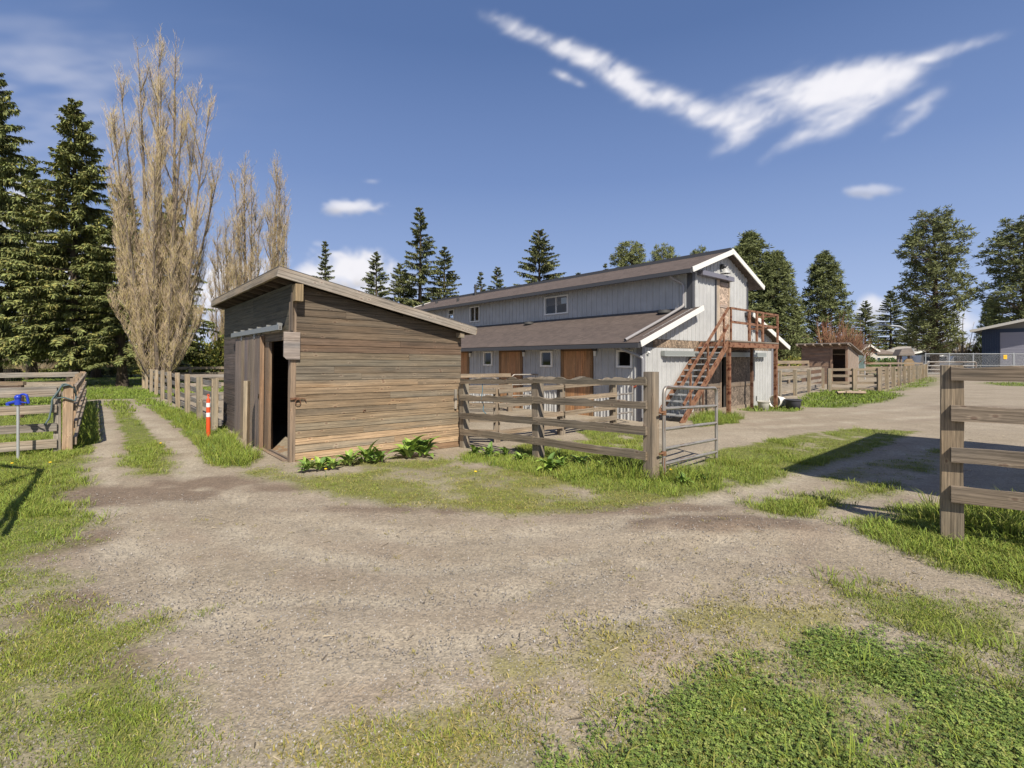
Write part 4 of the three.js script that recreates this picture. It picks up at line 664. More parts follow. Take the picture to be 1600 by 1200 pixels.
{ // street lamp
  const Z = 66, x = atDepth(1426, Z), t = thing('street_lamp', 'curved grey street lamp beside the far road', 'street lamp', [x, 0, -Z]), m = flat(.42, .44, .46, .5, .3), H = upAt(508, Z), A = x - atDepth(1380, Z);
  part(t, 'pole', tube([[0, 0, 0], [0, H * .5, 0], [-.05, H * .62, 0], [-A * .18, H * .86, 0], [-A * .45, H * .97, 0], [-A, H, 0]], .13, 40, 8), m); part(t, 'lamp_head', new THREE.SphereGeometry(.35, 10, 6).scale(1.6, .35, .7), m, [-A - .3, H + .02, 0]);
}
function house(label, px0, px1, eaveY, ridgeY, Z, roofCol, wallCol, frontal, depth = 8) {
  const x0 = atDepth(px0, Z), x1 = atDepth(px1, Z), e = upAt(eaveY, Z), h = upAt(ridgeY, Z), w = x1 - x0, t = thing('house', label, 'house', [(x0 + x1) / 2, 0, -Z]);
  part(t, 'wall', boxAt(-w * .46, w * .46, 0, e, -depth, 0), wallCol);
  if (frontal) { part(t, 'gable', prism([[-w * .46, e], [w * .46, e], [0, h - .15]], depth - .1), wallCol, [0, 0, -depth]); const L = Math.hypot(w / 2, h - e), a = Math.atan2(h - e, w / 2); for (const s of [-1, 1]) { const r = part(t, 'roof', new THREE.BoxGeometry(L + .1, .16, depth + .8), roofCol, [s * w / 4, (e + h) / 2, -depth / 2], [0, 0, -s * a]); part(r, 'rake_board', new THREE.BoxGeometry(L + .1, .3, .08), flat(.78, .75, .68, .6), [0, -.06, depth / 2 + .44]); } }
  else { const L = Math.hypot(depth / 2, h - e), a = Math.atan2(h - e, depth / 2); for (const s of [-1, 1]) part(t, 'roof', new THREE.BoxGeometry(w, .16, L + .5), roofCol, [0, (e + h) / 2, -depth / 2 + s * depth / 4], [s * a, 0, 0]); }
  for (let k = 0; k < 3; k++) { const f = part(t, 'window', boxAt(-w * .32 + k * w * .26, -w * .32 + k * w * .26 + w * .15, .9, Math.min(e - .3, 2.1), .0, .06), flat(.7, .7, .68, .6)); part(f, 'pane', boxAt(-w * .31 + k * w * .26, -w * .32 + k * w * .26 + w * .14, .98, Math.min(e - .38, 2.02), .06, .07), flat(.04, .05, .06, .1)); }
  return t;
}
const brownRoof = new THREE.MeshStandardMaterial({ color: lin(.27, .225, .185), map: TSHING, roughness: .95 }), pale = flat(.52, .48, .42, .8);
house('low house with white gable trim behind the green shrubs', 1342, 1372, 549, 538.5, 86, brownRoof, pale, true);
house('low house with long brown roof behind the clipped shrubs', 1362, 1404, 553, 546, 90, brownRoof, pale, false);
house('wide house with shallow pale gable behind the white pickup', 1424, 1510, 553, 540, 98, flat(.42, .38, .32, .9), pale, true, 10);
house('brown roofed outbuilding left of the dark blue workshop', 1496, 1545, 553, 548, 74, brownRoof, pale, false);
house('small white gabled outbuilding past the barn corner', 1203, 1221, 556, 549, 60, brownRoof, pale, true);
{ // dark blue workshop
  const Z = 56, x0 = atDepth(1534, Z), t = thing('blue_workshop', 'dark blue ribbed workshop with big grey door', 'workshop', [x0, 0, -Z], AXIS - Math.PI / 2), e = upAt(515, Z), blue = flat(.018, .035, .075, .5), W = 13, D = 14, dx = 1.5;
  part(t, 'wall', boxAt(0, W, 0, e, -D, 0), blue);
  for (let x = .06; x < dx - .05; x += .2) part(t, 'siding_rib', boxAt(x, x + .06, 0, e, 0, .05), blue);
  part(t, 'gable', prism([[-.3, e], [W + .3, e], [W / 2, e + W * .5 * .24]], D - .2), flat(.20, .20, .195, .8), [0, 0, -D + .1]);
  const door = part(t, 'roller_door', boxAt(dx, dx + 5, 0, upAt(520.5, Z), 0, .08), flat(.26, .26, .31, .6)); for (let k = 0; k < 14; k++) part(door, 'door_slat', boxAt(dx + .05, dx + 4.95, .1 + k * .33, .40 + k * .33, .08, .10), flat(.27, .27, .32, .6));
  const a = Math.atan(.24), L = (W / 2 + .9) / Math.cos(a); for (const s of [-1, 1]) { const r = part(t, 'roof', new THREE.BoxGeometry(L, .2, D + 2.4), flat(.40, .39, .36, .8), [W / 2 + s * (W / 4 + .45), e + .06 + (W / 4 - .45) * .24, -D / 2], [0, 0, -s * a]); part(r, 'rake_board', new THREE.BoxGeometry(L, .28, .06), flat(.55, .53, .47, .7), [0, -.05, D / 2 + 1.24]); }
}
{ // chain link fence with gate and warning sign
  const Z = 52, H = 2.28, x0 = atDepth(1446, Z), x1 = atDepth(1700, Z), t = thing('chain_link_fence', 'tall chain link fence and gate before the dark blue workshop', 'fence', [x0, 0, -Z]), m = flat(.40, .42, .43, .45, .5);
  for (const px of [1446, 1483, 1520.5, 1583, 1584.5, 1650, 1700]) { const x = atDepth(px, Z) - x0; part(t, 'post', rod([x, -.1, 0], [x, H + .1, 0], .06, .06, 8), m); }
  for (const y of [H, .12, H * .45]) part(t, 'rail', rod([0, y, 0], [x1 - x0, y, 0], y === H ? .045 : .03, y === H ? .045 : .03, 6), m);
  const wires = []; for (let k = 0; k < 110; k++) for (const s of [-1, 1]) { const x = k * .16, d = H - .15; const a = s > 0 ? x : x + d, b = s > 0 ? x + d : x; if (Math.max(a, b) < x1 - x0) wires.push(rod([a, .12, 0], [b, H, 0], .008, .008, 3)); }
  const w = part(t, 'wire_mesh', merge(wires), m); w.userData.kind = 'stuff';
  const sx = atDepth(1569.5, Z), s = thing('warning_sign', 'small yellow warning sign wired to the chain link gate', 'sign', [sx, 0, -Z + .08]); part(s, 'plate', boxAt(-.19, .19, 1.72, 2.16, 0, .01), flat(.80, .47, .03, .6)); part(s, 'mark', merge([boxAt(-.10, -.02, 1.88, 2.04, .01, .016), boxAt(.03, .10, 1.88, 2.04, .01, .016)]), flat(.55, .27, .02, .6));
}
function pickup(label, px, Z, len, body, turn, canopy) {
  const x = atDepth(px, Z), t = thing('pickup_truck', label, 'truck', [x, 0, -Z], turn, 'vehicles parked beyond the far fence'), dk = flat(.02, .02, .022, .3), gl = flat(.02, .025, .03, .08), L = len;
  const b = part(t, 'body', prism([[-L / 2, .55], [-L / 2, 1.12], [-.1, 1.15], [.25, 1.18], [.75, 1.85], [1.75, 1.88], [2.05, 1.2], [L / 2, 1.08], [L / 2, .5]], 1.8), body, [0, 0, -.9]);
  if (canopy) part(t, 'canopy', prism([[-L / 2 + .05, 1.1], [-L / 2 + .2, 1.95], [.2, 2.0], [.35, 1.15]], 1.7), body, [0, 0, -.85]);
  part(b, 'window', boxAt(.72, 1.18, 1.28, 1.75, 1.8, 1.815), gl); part(b, 'window', boxAt(1.24, 1.72, 1.28, 1.72, 1.8, 1.815), gl);
  if (canopy) part(b, 'window', boxAt(-L / 2 + .4, .05, 1.35, 1.8, 1.76, 1.775), gl);
  for (const wx of [-L / 2 + .95, L / 2 - .9]) for (const z of [.85, -.85]) { const w = part(t, 'wheel', new THREE.CylinderGeometry(.38, .38, .24, 18).rotateX(Math.PI / 2), dk, [wx, .38, z]); part(w, 'rim', new THREE.CylinderGeometry(.21, .21, .26, 12).rotateX(Math.PI / 2), flat(.5, .5, .5, .3, .6)); }
  part(b, 'headlight', boxAt(L / 2 - .02, L / 2 + .02, .85, 1.0, 1.35, 1.7), flat(.7, .7, .7, .2)); part(b, 'bumper', boxAt(L / 2 - .05, L / 2 + .1, .5, .68, .05, 1.75), flat(.4, .4, .4, .3, .6));
  return t;
}
pickup('white pickup with a canopy parked right of the pine trunk', 1470, 60, 5.0, flat(.78, .78, .76, .3), -.2, true).scale.setScalar(1.12); pickup('white pickup with open bed parked left of the pine trunk', 1441, 62, 4.4, flat(.76, .75, .72, .3), Math.PI - .2, false).scale.setScalar(1.1);
{ // little roofed sign post and planter boards at the far bend
  const Z = 52, x = atDepth(1412, Z), t = thing('notice_shelter', 'small roofed notice board at the far bend of the road', 'notice board', [x, 0, -Z]), m = wood(.30, .25, .23, TW2);
  for (const a of [-.62, -.3, .55]) part(t, 'post', board(2.3, .16, .16, { along: 'y' }), m, [a, 1.15, 0]); part(t, 'roof', prism([[-.9, 2.1], [.9, 2.1], [.5, 2.9], [-.55, 2.75]], .9), wood(.34, .30, .27, TW), [0, 0, -.45]); part(t, 'panel', prism([[-.2, .6], [.9, .6], [.9, 1.4], [.6, 1.75], [.1, 1.75], [-.2, 1.4]], .1), wood(.42, .30, .17, TW2), [.1, 0, .1]);
}
{ // green mesh screen beside the run-in shelter, dark pickets far left
  const Z = 40, x = atDepth(1346, Z), t = thing('screen_panel', 'grey green framed screen panel beside the run-in shelter', 'panel', [x, 0, -Z]); part(t, 'sheet', boxAt(-.24, .24, .8, upAt(555, Z), 0, .03), flat(.10, .15, .14, .6)); for (const a of [-.27, .27]) part(t, 'frame_post', boxAt(a - .03, a + .03, 0, upAt(554, Z), -.01, .04), flat(.4, .4, .4, .5));
  const Zp = 34, xp = atDepth(4, Zp), f = thing('picket_fence', 'dark picket fence under the conifers at the far left', 'fence', [xp, 0, -Zp]), dk = wood(.06, .05, .045, TW3); for (let k = 0; k < 14; k++) part(f, 'picket', board(1.0, .07, .03, { along: 'y' }), dk, [k * .115 - .2, .5, 0]); for (const y of [.25, .8]) part(f, 'rail', board(1.7, .07, .03), dk, [.55, y, -.03]);
}

// ---------------------------------------------------------------- trees
const leafMat = new THREE.MeshStandardMaterial({ vertexColors: true, roughness: .85, side: THREE.DoubleSide });
const barkMat = new THREE.MeshStandardMaterial({ color: lin(.17, .13, .095), map: TW3, bumpMap: TWB, bumpScale: .03, roughness: .95 }), paleBark = new THREE.MeshStandardMaterial({ color: lin(.27, .22, .17), map: TW, roughness: .95 });
function trunkGeo(h, r0, r1, seed, lean = .02) {
  const g = new THREE.CylinderGeometry(r1, r0, h, 10, 14); g.translate(0, h / 2, 0); const p = g.attributes.position;
  for (let i = 0; i < p.count; i++) { const y = p.getY(i), f = y / h, fl = 1 + .5 * Math.exp(-y * 1.6); p.setX(i, p.getX(i) * fl + Math.sin(f * 4 + seed) * lean * h * .3 * f); p.setZ(i, p.getZ(i) * fl + Math.cos(f * 3 + seed * 2) * lean * h * .3 * f); }
  g.computeVertexNormals(); return setBoardUV(g, seed, 'y');
}
// fir or spruce, unit: 10 m tall; whorls of drooping branches hung with small sprays
function conifer(seed, { radius = 2.3, bare = .06, per = 62, whorls = 46, each = 4.4, tone = [.16, .178, .054], droop = .35, sparse = 0, ragged = .3 } = {}) {
  const r = rng(seed), H = 10, F = new Faces(), B = new Faces();
  for (let w = 0; w < whorls; w++) {
    const t0 = Math.pow(w / whorls, .92), n = Math.round(each + r() * 1.5);
    for (let k = 0; k < n; k++) {
      const t = clamp(t0 + (r() - .5) * .02), y = mix(bare, 1, t) * H - .05; if (r() < sparse) continue;
      const len = radius * (Math.pow(1 - t, .80) * (1 - ragged * r()) + .035), az = r() * 6.283, rise = mix(-.12, .55, Math.pow(t, 1.6)) + (r() - .5) * .16, ca = Math.cos(az), sa = Math.sin(az);
      const at = (s) => { const d = len * s, yy = y + rise * d - droop * d * d / (len + .4) * .55 + .14 * len * s * s * s * droop; return [ca * d + Math.sin(s * 5 + az) * .03 * len, yy, sa * d]; };
      B.stick(at(0), at(.5), .022 * (1.2 - t) + .006, .012, [.11, .085, .06]); B.stick(at(.5), at(1), .012, .003, [.11, .085, .06]);
      const m = Math.max(9, Math.round(per * 3.1 * (len / radius + .12)));
      for (let q = 0; q < m; q++) {
        const s = Math.pow(.10 + .90 * (q + r()) / m, .85), o = at(s), hang = r() < .35, sd = r() < .5 ? -1 : 1, spread = .55 + r() * .7, fw = az + sd * spread, el = hang ? -.9 - r() * .5 : -.15 + (r() - .5) * .7;
        const d = dirOf(fw, el), L = ((.16 + .20 * r()) * (.55 + .8 * (1 - s)) * Math.min(1, len + .35) + .05) * .62, l = .62 + .75 * r() + .35 * (s > .75 ? 1 : 0), y2 = r() < .25 ? 1.35 : 1;
        o[1] += (r() - .5) * .06; F.kite(o, d, sideOf(d, (r() - .5) * 1.6, r), L, .015 + .022 * r(), [tone[0] * l * y2, tone[1] * l * (y2 > 1 ? 1.12 : 1), tone[2] * l], L * .2);
      }
    }
  }
  return { crown: F.geo(), limbs: B.geo(), trunk: trunkGeo(H * .985, .15, .012, seed, .01), H };
}
// pine: bare lower trunk, rising limbs ending in round tufts of long needles
function pine(seed, { shape, bare = .18, tufts = 330, needles = 34, tone = [.09, .11, .04], size = .30 } = {}) {
  const r = rng(seed), H = 10, F = new Faces(), B = new Faces();
  for (let k = 0; k < tufts; k++) {
    const t = Math.pow((k + r()) / tufts, .9), y = mix(bare, .985, t) * H, R = shape(t) * (.82 + .36 * r()), az = k * 2.39996 + r() * .9, d0 = R * (r() < .72 ? .72 + .28 * r() : .25 + .5 * r()), c = [Math.cos(az) * d0, y + d0 * .12 + (r() - .5) * .3, Math.sin(az) * d0], root = [Math.cos(az) * .05, y - d0 * .30 - .1, Math.sin(az) * .05];
    if (r() < .6) B.stick(root, [c[0] * .95, c[1] - .1, c[2] * .95], .045 * (1.15 - t), .012, [.13, .095, .065]);
    const sc = size * (.75 + .55 * r()) * (t > .9 ? .75 : 1);
    for (let q = 0; q < needles; q++) {
      const a = r() * 6.283, e = Math.asin(clamp(mix(-.55, 1, r()), -1, 1)), d = dirOf(a, e), o = [c[0] + (r() - .5) * sc * 1.0, c[1] + (r() - .5) * sc * .6, c[2] + (r() - .5) * sc * 1.0], l = .65 + .8 * r();
      F.kite(o, d, sideOf(d, r() * 3, r), sc * (.55 + .5 * r()), sc * (.06 + .06 * r()), [tone[0] * l, tone[1] * l, tone[2] * l]);
    }
  }
  return { crown: F.geo(), limbs: B.geo(), trunk: trunkGeo(H * .96, .22, .03, seed, .03), H };
}
// Lombardy poplar before leaf: many steep stems, each feathered with upright twigs and buds
function poplar(seed, leaders, { twigs = 26, H = 10 } = {}) {
  const r = rng(seed), F = new Faces(), S = [];
  const tint = () => { const q = r(), l = .92 + .7 * r(); return q < .34 ? [.37 * l, .30 * l, .12 * l] : q < .7 ? [.32 * l, .235 * l, .15 * l] : [.39 * l, .31 * l, .225 * l]; };
  function feather(P, n, len) { for (let i = 0; i < n; i++) { const s = .06 + .94 * (i + r()) / n, o = P(s), az = r() * 6.283, out = .10 + .20 * r(), L = len * (.5 + .8 * r()) * (1.1 - s * .6), m = [o[0] + Math.cos(az) * L * out * 1.7, o[1] + L * .5, o[2] + Math.sin(az) * L * out * 1.7], e = [m[0] + Math.cos(az) * L * out * .6, m[1] + L * .55, m[2] + Math.sin(az) * L * out * .6], c = tint(); F.stick(o, m, .0036, .0026, c); F.stick(m, e, .0026, .001, c); const nb = 3 + (r() * 4 | 0); for (let k = 0; k < nb; k++) { const f = .2 + .8 * r(), b = f < .5 ? o.map((v, q) => mix(v, m[q], f * 2)) : m.map((v, q) => mix(v, e[q], f * 2 - 1)), a2 = r() * 6.283, l2 = .07 + .12 * r(); const q = dirOf(a2, .9 + .4 * r()); F.stick(b, [b[0] + q[0] * l2, b[1] + q[1] * l2, b[2] + q[2] * l2], .0026, .0012, tint()); } } }
  for (const [tx, ty, tz, r0, from, nb] of leaders) {
    const bx = (r() - .5) * .25, bz = (r() - .5) * .25, P = (s) => { const q = Math.pow(s, .62); return [mix(bx, tx, q) + Math.sin(s * 7 + tx * 9) * .035, mix(from, ty, s), mix(bz, tz, q) + Math.cos(s * 6 + tz * 7) * .035]; };
    for (let k = 0; k < 9; k++) S.push(rod(P(k / 9), P((k + 1) / 9), r0 * (1.02 - k / 9.3), r0 * (1.02 - (k + 1) / 9.3), 6));
    feather(P, twigs * 3, .62 * ty / 10 + .1);
    for (let k = 0; k < nb; k++) {                              // steep side branches
      const s0 = .08 + .84 * (k + r()) / nb, o = P(s0), az = r() * 6.283, L = (.55 + 1.5 * r()) * (1.15 - s0) * ty / 10 + .3, out = .22 + .16 * r(), Q = (s) => [o[0] + Math.cos(az) * L * out * Math.pow(s, .7), o[1] + L * s, o[2] + Math.sin(az) * L * out * Math.pow(s, .7)];
      S.push(rod(Q(0), Q(.5), .020, .013, 4), rod(Q(.5), Q(1), .013, .004, 4)); feather(Q, Math.round(twigs * (.5 + L * .5)), .42);
    }
  }
  return { crown: F.geo(), trunk: merge(S), H };
}
// leafy shrub or small broadleaf crown, unit: 1 m
function shrub(seed, { n = 1500, leaf = .075, tones, flat = .8, lumps = 9 } = {}) {
  const r = rng(seed), F = new Faces(), c = []; for (let k = 0; k < lumps; k++) { const a = r() * 6.283, d = .55 * Math.sqrt(r()); c.push([Math.cos(a) * d, .25 + .45 * r(), Math.sin(a) * d, .22 + .22 * r()]); }
  for (let k = 0; k < n; k++) { const b = c[k % lumps], d = dirOf(r() * 6.283, Math.asin(mix(-.6, 1, r()))), R = b[3] * (.7 + .38 * r()), o = [b[0] + d[0] * R, Math.max(.02, b[1] * flat + d[1] * R * flat), b[2] + d[2] * R], q = tones[(r() * tones.length) | 0], l = .7 + .6 * r(), e = dirOf(Math.atan2(d[2], d[0]) + (r() - .5) * 2, Math.asin(clamp(d[1], -1, 1)) + (r() - .5) * 1.4); F.kite(o, e, sideOf(e, r() * 3, r), leaf * (.7 + .6 * r()), leaf * .3, q.map((v) => v * l)); }
  return F.geo();
}
function bareShrub(seed, tones, n = 70) { const r = rng(seed), F = new Faces(); for (let k = 0; k < n; k++) { const a = r() * 6.283, e = .5 + .9 * r(), d = dirOf(a, e), L = .5 + .6 * r(), p0 = [(r() - .5) * .3, 0, (r() - .5) * .3], p1 = p0.map((v, i) => v + d[i] * L), q = tones[(r() * tones.length) | 0]; F.stick(p0, p1, .012, .006, q); for (let m = 0; m < 12; m++) { const s = .25 + .75 * r(), o = p0.map((v, i) => mix(v, p1[i], s)), d2 = dirOf(a + (r() - .5) * 2.4, e + (r() - .5) * 1.2), l = .10 + .22 * r(); F.stick(o, [o[0] + d2[0] * l, o[1] + d2[1] * l, o[2] + d2[2] * l], .005, .0015, q); } } return F.geo(); }
function plantTree(kind, name, label, category, group, x, z, h, wide = 1, turn = 0, bark = barkMat) {
  const t = thing(name, label, category, [x, gy(x, z) - .05, z], turn, group), s = h / kind.H; t.scale.set(s * wide, s, s * wide);
  part(t, 'trunk', kind.trunk, bark); part(t, 'crown', kind.crown, leafMat); if (kind.limbs) part(t, 'branches', kind.limbs, leafMat); return t;
}
const put = (kind, name, label, cat, group, px, topPy, Z, wide, turn, bark) => plantTree(kind, name, label, cat, group, atDepth(px, Z), -Z, upAt(topPy, Z), wide, turn, bark);
{
  const big = conifer(3, { radius: 2.35, per: 66, whorls: 50, each: 6, droop: .40, bare: .125, ragged: .58 }), big2 = conifer(19, { radius: 2.4, per: 64, whorls: 48, each: 6, droop: .42, bare: .135, ragged: .58, tone: [.15, .172, .054] });
  const N = 'conifer_tree', C = 'tree', GL = 'dark conifers beyond the wheel track';
  put(big, N, 'tall dark conifer whose trunk shows above the left paddock fence', C, GL, 117, 152, 30, 1.15, 1.0);
  put(big2, N, 'tall conifer at the far left beside the picket fence', C, GL, -8, 105, 29, 1.0, 2.3);
  put(big2, N, 'dark conifer left of the bare poplar with trunk on the lawn', C, GL, 191, 285, 30, 1.25, .4);
  put(big, N, 'dark conifer hidden behind the bare poplar', C, GL, 268, 300, 38, 1.15, 3.1);
  put(big2, N, 'dark conifer filling between the two tall left conifers', C, GL, 50, 250, 40, 1.1, 5.0);
  put(big, N, 'conifer standing far behind the two tall left conifers', C, GL, 150, 340, 44, 1.3, 4.1);
  const thin = conifer(41, { radius: 1.7, per: 44, whorls: 34, each: 4.4, droop: .25, sparse: .12, ragged: .5, tone: [.12, .14, .055] }), thin2 = conifer(52, { radius: 2.2, per: 56, whorls: 34, each: 4.8, droop: .2, sparse: .1, ragged: .45, tone: [.125, .145, .055] }), full = conifer(63, { radius: 3.0, per: 74, whorls: 34, each: 5.4, droop: .15, ragged: .35, tone: [.12, .138, .052] });
  const GM = 'conifers behind the barn';
  put(thin, N, 'thin sparse conifer rising behind the peak of the shed roof', C, GM, 508, 372, 62, 1.25, 0);
  put(thin2, N, 'slim conifer against the white cloud behind the shed roof', C, GM, 588, 390, 58, 1.35, 1);
  put(full, N, 'broad low conifer between two slim ones behind the shed roof', C, GM, 626, 408, 60, 1.25, 2);
  put(thin2, N, 'tallest slim conifer behind the low end of the shed roof', C, GM, 656, 320, 58, 1.25, 3);
  put(thin2, N, 'conifer left of the barn roof with vent pipe', C, GM, 694, 382, 60, 1.5, 4);
  put(thin, N, 'small distant conifer above the barn roof', C, GM, 751, 421, 85, 1.4, 5); put(thin2, N, 'small distant conifer cluster above the barn roof', C, GM, 777, 414, 85, 1.5, 6);
  put(full, N, 'broad conifer above the middle of the barn roof', C, GM, 843, 355, 66, 1.35, .7);
  put(thin, N, 'little conifer top showing above the barn ridge', C, GM, 946, 408, 90, 1.2, 2); put(full, N, 'low conifer top just above the barn ridge', C, GM, 905, 424, 90, 1.2, 3);
  const round = (t) => 1.75 * Math.sqrt(Math.max(.01, 1 - Math.pow(Math.abs(t - .42) / .62, 2.2))) + .1, tall = (t) => (1.5 * Math.sqrt(Math.max(.02, 1 - Math.pow(Math.abs(t - .5) / .56, 2.4))) + .1) * (1 + .22 * Math.sin(t * 19)), cone = (t) => 2.2 * Math.pow(1 - t, .62) + .14;
  const pR = pine(5, { shape: round, bare: .12, tufts: 480, needles: 38, size: .33, tone: [.15, .165, .056] }), pT = pine(9, { shape: tall, bare: .13, tufts: 620, needles: 36, size: .29, tone: [.14, .155, .056] }), pC = pine(14, { shape: cone, bare: .10, tufts: 620, needles: 36, size: .32, tone: [.138, .158, .054] });
  const P = 'pine_tree', GP = 'pines to the right of the barn';
  put(pR, P, 'round topped pine above the barn ridge', C, GP, 985, 378, 62, .95, 0); put(pR, P, 'small round topped pine above the barn ridge', C, GP, 1036, 383, 70, .72, 2); put(pR, P, 'pine tip just above the barn ridge near the peak', C, GP, 1093, 388, 75, .7, 4);
  put(pC, P, 'large pine right behind the barn gable peak', C, GP, 1172, 362, 46, 1.25, 1); put(pC, P, 'pine behind the white lower rake of the barn', C, GP, 1214, 392, 44, 1.05, 3);
  put(pC, P, 'broad pine behind the run-in shelter', C, GP, 1288, 393, 48, 1.1, 5); put(pT, P, 'tall pine with bare trunk beside the white pickup', C, GP, 1460, 330, 58, 1.0, 1.2); put(pT, P, 'pine at the right behind the dark blue workshop', C, GP, 1600, 340, 66, 1.2, 2.6);
  put(pC, P, 'pine behind the dark blue workshop roof', C, GP, 1548, 462, 88, .8, 2); put(full, N, 'dark conifer behind the street lamp', C, 'conifers behind the far houses', 1392, 452, 112, 1.35, 2); put(full, N, 'dark conifer left of the street lamp', C, 'conifers behind the far houses', 1352, 468, 110, 1.25, 4); put(full, N, 'dark conifer between street lamp and tall pine', C, 'conifers behind the far houses', 1428, 466, 114, 1.4, 5); put(full, N, 'dark low conifer behind the run-in shelter', C, 'conifers behind the far houses', 1240, 470, 64, 1.1, 1);
  // bare trees
  const L = []; { const r = rng(31); const tops = [[0, 10, 0], [.48, 9.8, .1], [-.45, 9.5, .2], [.85, 9.0, -.3], [-.95, 8.9, -.1], [1.35, 8.4, .2], [.2, 9.3, .6], [-.2, 9.2, -.6], [.8, 8.0, .8], [-.8, 7.6, .7], [-1.2, 7.6, .1], [1.45, 6.8, -.2], [1.2, 5.3, .6], [-1.25, 5.8, -.4], [.2, 6.6, 1.0]]; for (const [x, y, z] of tops) L.push([x, y, z, .038 + .006 * y * r(), 0, 11]); for (let k = 0; k < 26; k++) { const a = r() * 6.283, R = .5 + .75 * r(); L.push([Math.cos(a) * R, 2.0 + 2.6 * r(), Math.sin(a) * R, .025, .1, 2]); } }
  const pop = poplar(8, L, { twigs: 36 });
  put(pop, 'poplar_tree', 'huge bare poplar with many upright stems beside the track', C, null, 249, 56, 27, 1.0, .3, paleBark);
  const pop2 = poplar(12, [[0, 10, 0, .08, 0, 16], [.3, 9.4, .1, .05, 0, 12], [-.28, 9.0, .1, .05, 0, 12], [.2, 8.4, -.35, .04, 0, 10], [-.45, 7.8, -.2, .04, 0, 9], [.55, 7.6, -.1, .04, 0, 9], [-.2, 7.0, .45, .04, 0, 8], [.62, 6.2, .3, .035, 0, 7], [-.6, 6.0, .2, .035, 0, 7], [.1, 8.8, .3, .04, 0, 9]], { twigs: 30 });
  put(pop2, 'poplar_tree', 'slim bare poplar right of the huge one, behind the shed', C, 'slim bare poplars behind the shed', 383, 240, 46, 1.2, 0, paleBark); put(pop2, 'poplar_tree', 'slim bare poplar straight above the shed roof peak', C, 'slim bare poplars behind the shed', 432, 238, 47, 1.05, 2, paleBark); put(pop2, 'poplar_tree', 'short bare poplar between the huge poplar and the slim ones', C, 'slim bare poplars behind the shed', 352, 330, 50, 1.3, 4, paleBark);
  const bt = poplar(77, [[0, 10, 0, .16, 0, 5], [1.6, 8.8, .3, .09, 1.5, 5], [-1.8, 8.4, .2, .09, 2, 5], [2.6, 6.8, -.4, .07, 1.6, 4], [-2.8, 6.2, .3, .07, 1.8, 4], [.9, 9.3, -.9, .07, 2, 4]], { twigs: 9 });
  put(bt, 'bare_tree', 'bare branching tree before the dark blue workshop', C, null, 1504, 492, 58, 1.0, 0, flat(.12, .10, .085, .95));
  // shrubs
  const gold = shrub(4, { tones: [[.20, .20, .03], [.13, .17, .03], [.24, .21, .04]], n: 1700 }), green = shrub(6, { tones: [[.08, .14, .025], [.11, .17, .03], [.06, .10, .02]], n: 1700 }), olive = shrub(9, { tones: [[.11, .12, .035], [.15, .13, .04], [.09, .10, .03]], n: 1500 }), red = bareShrub(3, [[.24, .11, .06], [.20, .10, .06], [.28, .16, .09]], 110), brown = bareShrub(7, [[.20, .15, .09], [.26, .19, .11], [.16, .13, .09]], 90);
  const sh = (g, name, label, px, topPy, Z, wide, grp) => { const x = atDepth(px, Z), h = upAt(topPy, Z), t = thing(name, label, 'shrub', [x, 0, -Z], px, grp); t.scale.set(wide, h, wide); part(t, 'foliage', g, leafMat); part(t, 'stems', new THREE.CylinderGeometry(.02, .05, .6, 6).translate(0, .3, 0), barkMat); return t; };
  sh(gold, 'leafy_shrub', 'tall yellow green shrub between the bare poplar and the shed', 345, 500, 40, 3.0, null); sh(gold, 'leafy_shrub', 'yellow green shrub beside the black metal hoop', 318, 535, 42, 3.4, null); sh(olive, 'leafy_shrub', 'olive shrub behind the black metal hoop', 288, 556, 44, 3.6, null);
  const GH = 'shrubs along the far edge of the lawn'; [[10, 575, 46, olive], [55, 566, 47, brown], [75, 573, 46, gold], [100, 568, 48, olive], [140, 566, 48, gold], [158, 570, 46, olive], [175, 566, 49, gold], [205, 562, 47, olive], [228, 566, 46, gold], [250, 558, 50, olive], [35, 560, 50, olive], [120, 556, 56, olive], [180, 552, 58, brown], [85, 545, 60, brown], [20, 548, 60, brown], [222, 548, 60, olive]].forEach(([px, py, Z, g]) => sh(g, g === brown ? 'bare_shrub' : 'leafy_shrub', g === brown ? 'brown bare shrub in the row along the far edge of the lawn' : g === gold ? 'yellow green shrub in the row along the far edge of the lawn' : 'olive green shrub in the row along the far edge of the lawn', px, py, Z, 2.6, GH));
  sh(green, 'leafy_shrub', 'bright green round shrub beside the run-in shelter', 1353, 541, 50, 2.4, null); sh(green, 'leafy_shrub', 'clipped green shrub before the long brown roof', 1382, 553, 56, 2.6, null); sh(green, 'leafy_shrub', 'low green shrub left of the roofed notice board', 1396, 555, 55, 1.7, null);
  sh(red, 'bare_shrub', 'reddish bare shrub rising behind the run-in shelter', 1305, 503, 42, 3.3, null); sh(red, 'bare_shrub', 'reddish bare shrub right behind the run-in shelter roof', 1322, 515, 41, 2.2, null); sh(gold, 'leafy_shrub', 'yellow leaved shrub left of the run-in shelter', 1240, 547, 38, 1.9, null); sh(olive, 'leafy_shrub', 'olive shrub between barn and run-in shelter', 1252, 520, 46, 2.6, null); sh(gold, 'leafy_shrub', 'yellow green shrub right of the white pickup', 1492, 547, 62, 3.0, null); sh(brown, 'bare_shrub', 'grey brown bare shrub before the dark blue workshop', 1510, 530, 66, 3.4, null); sh(brown, 'bare_shrub', 'brown bare shrub left of the bare branching tree', 1480, 525, 76, 4, null); sh(olive, 'leafy_shrub', 'dark shrub at the left end of the dark blue workshop', 1524, 530, 60, 2.2, null);
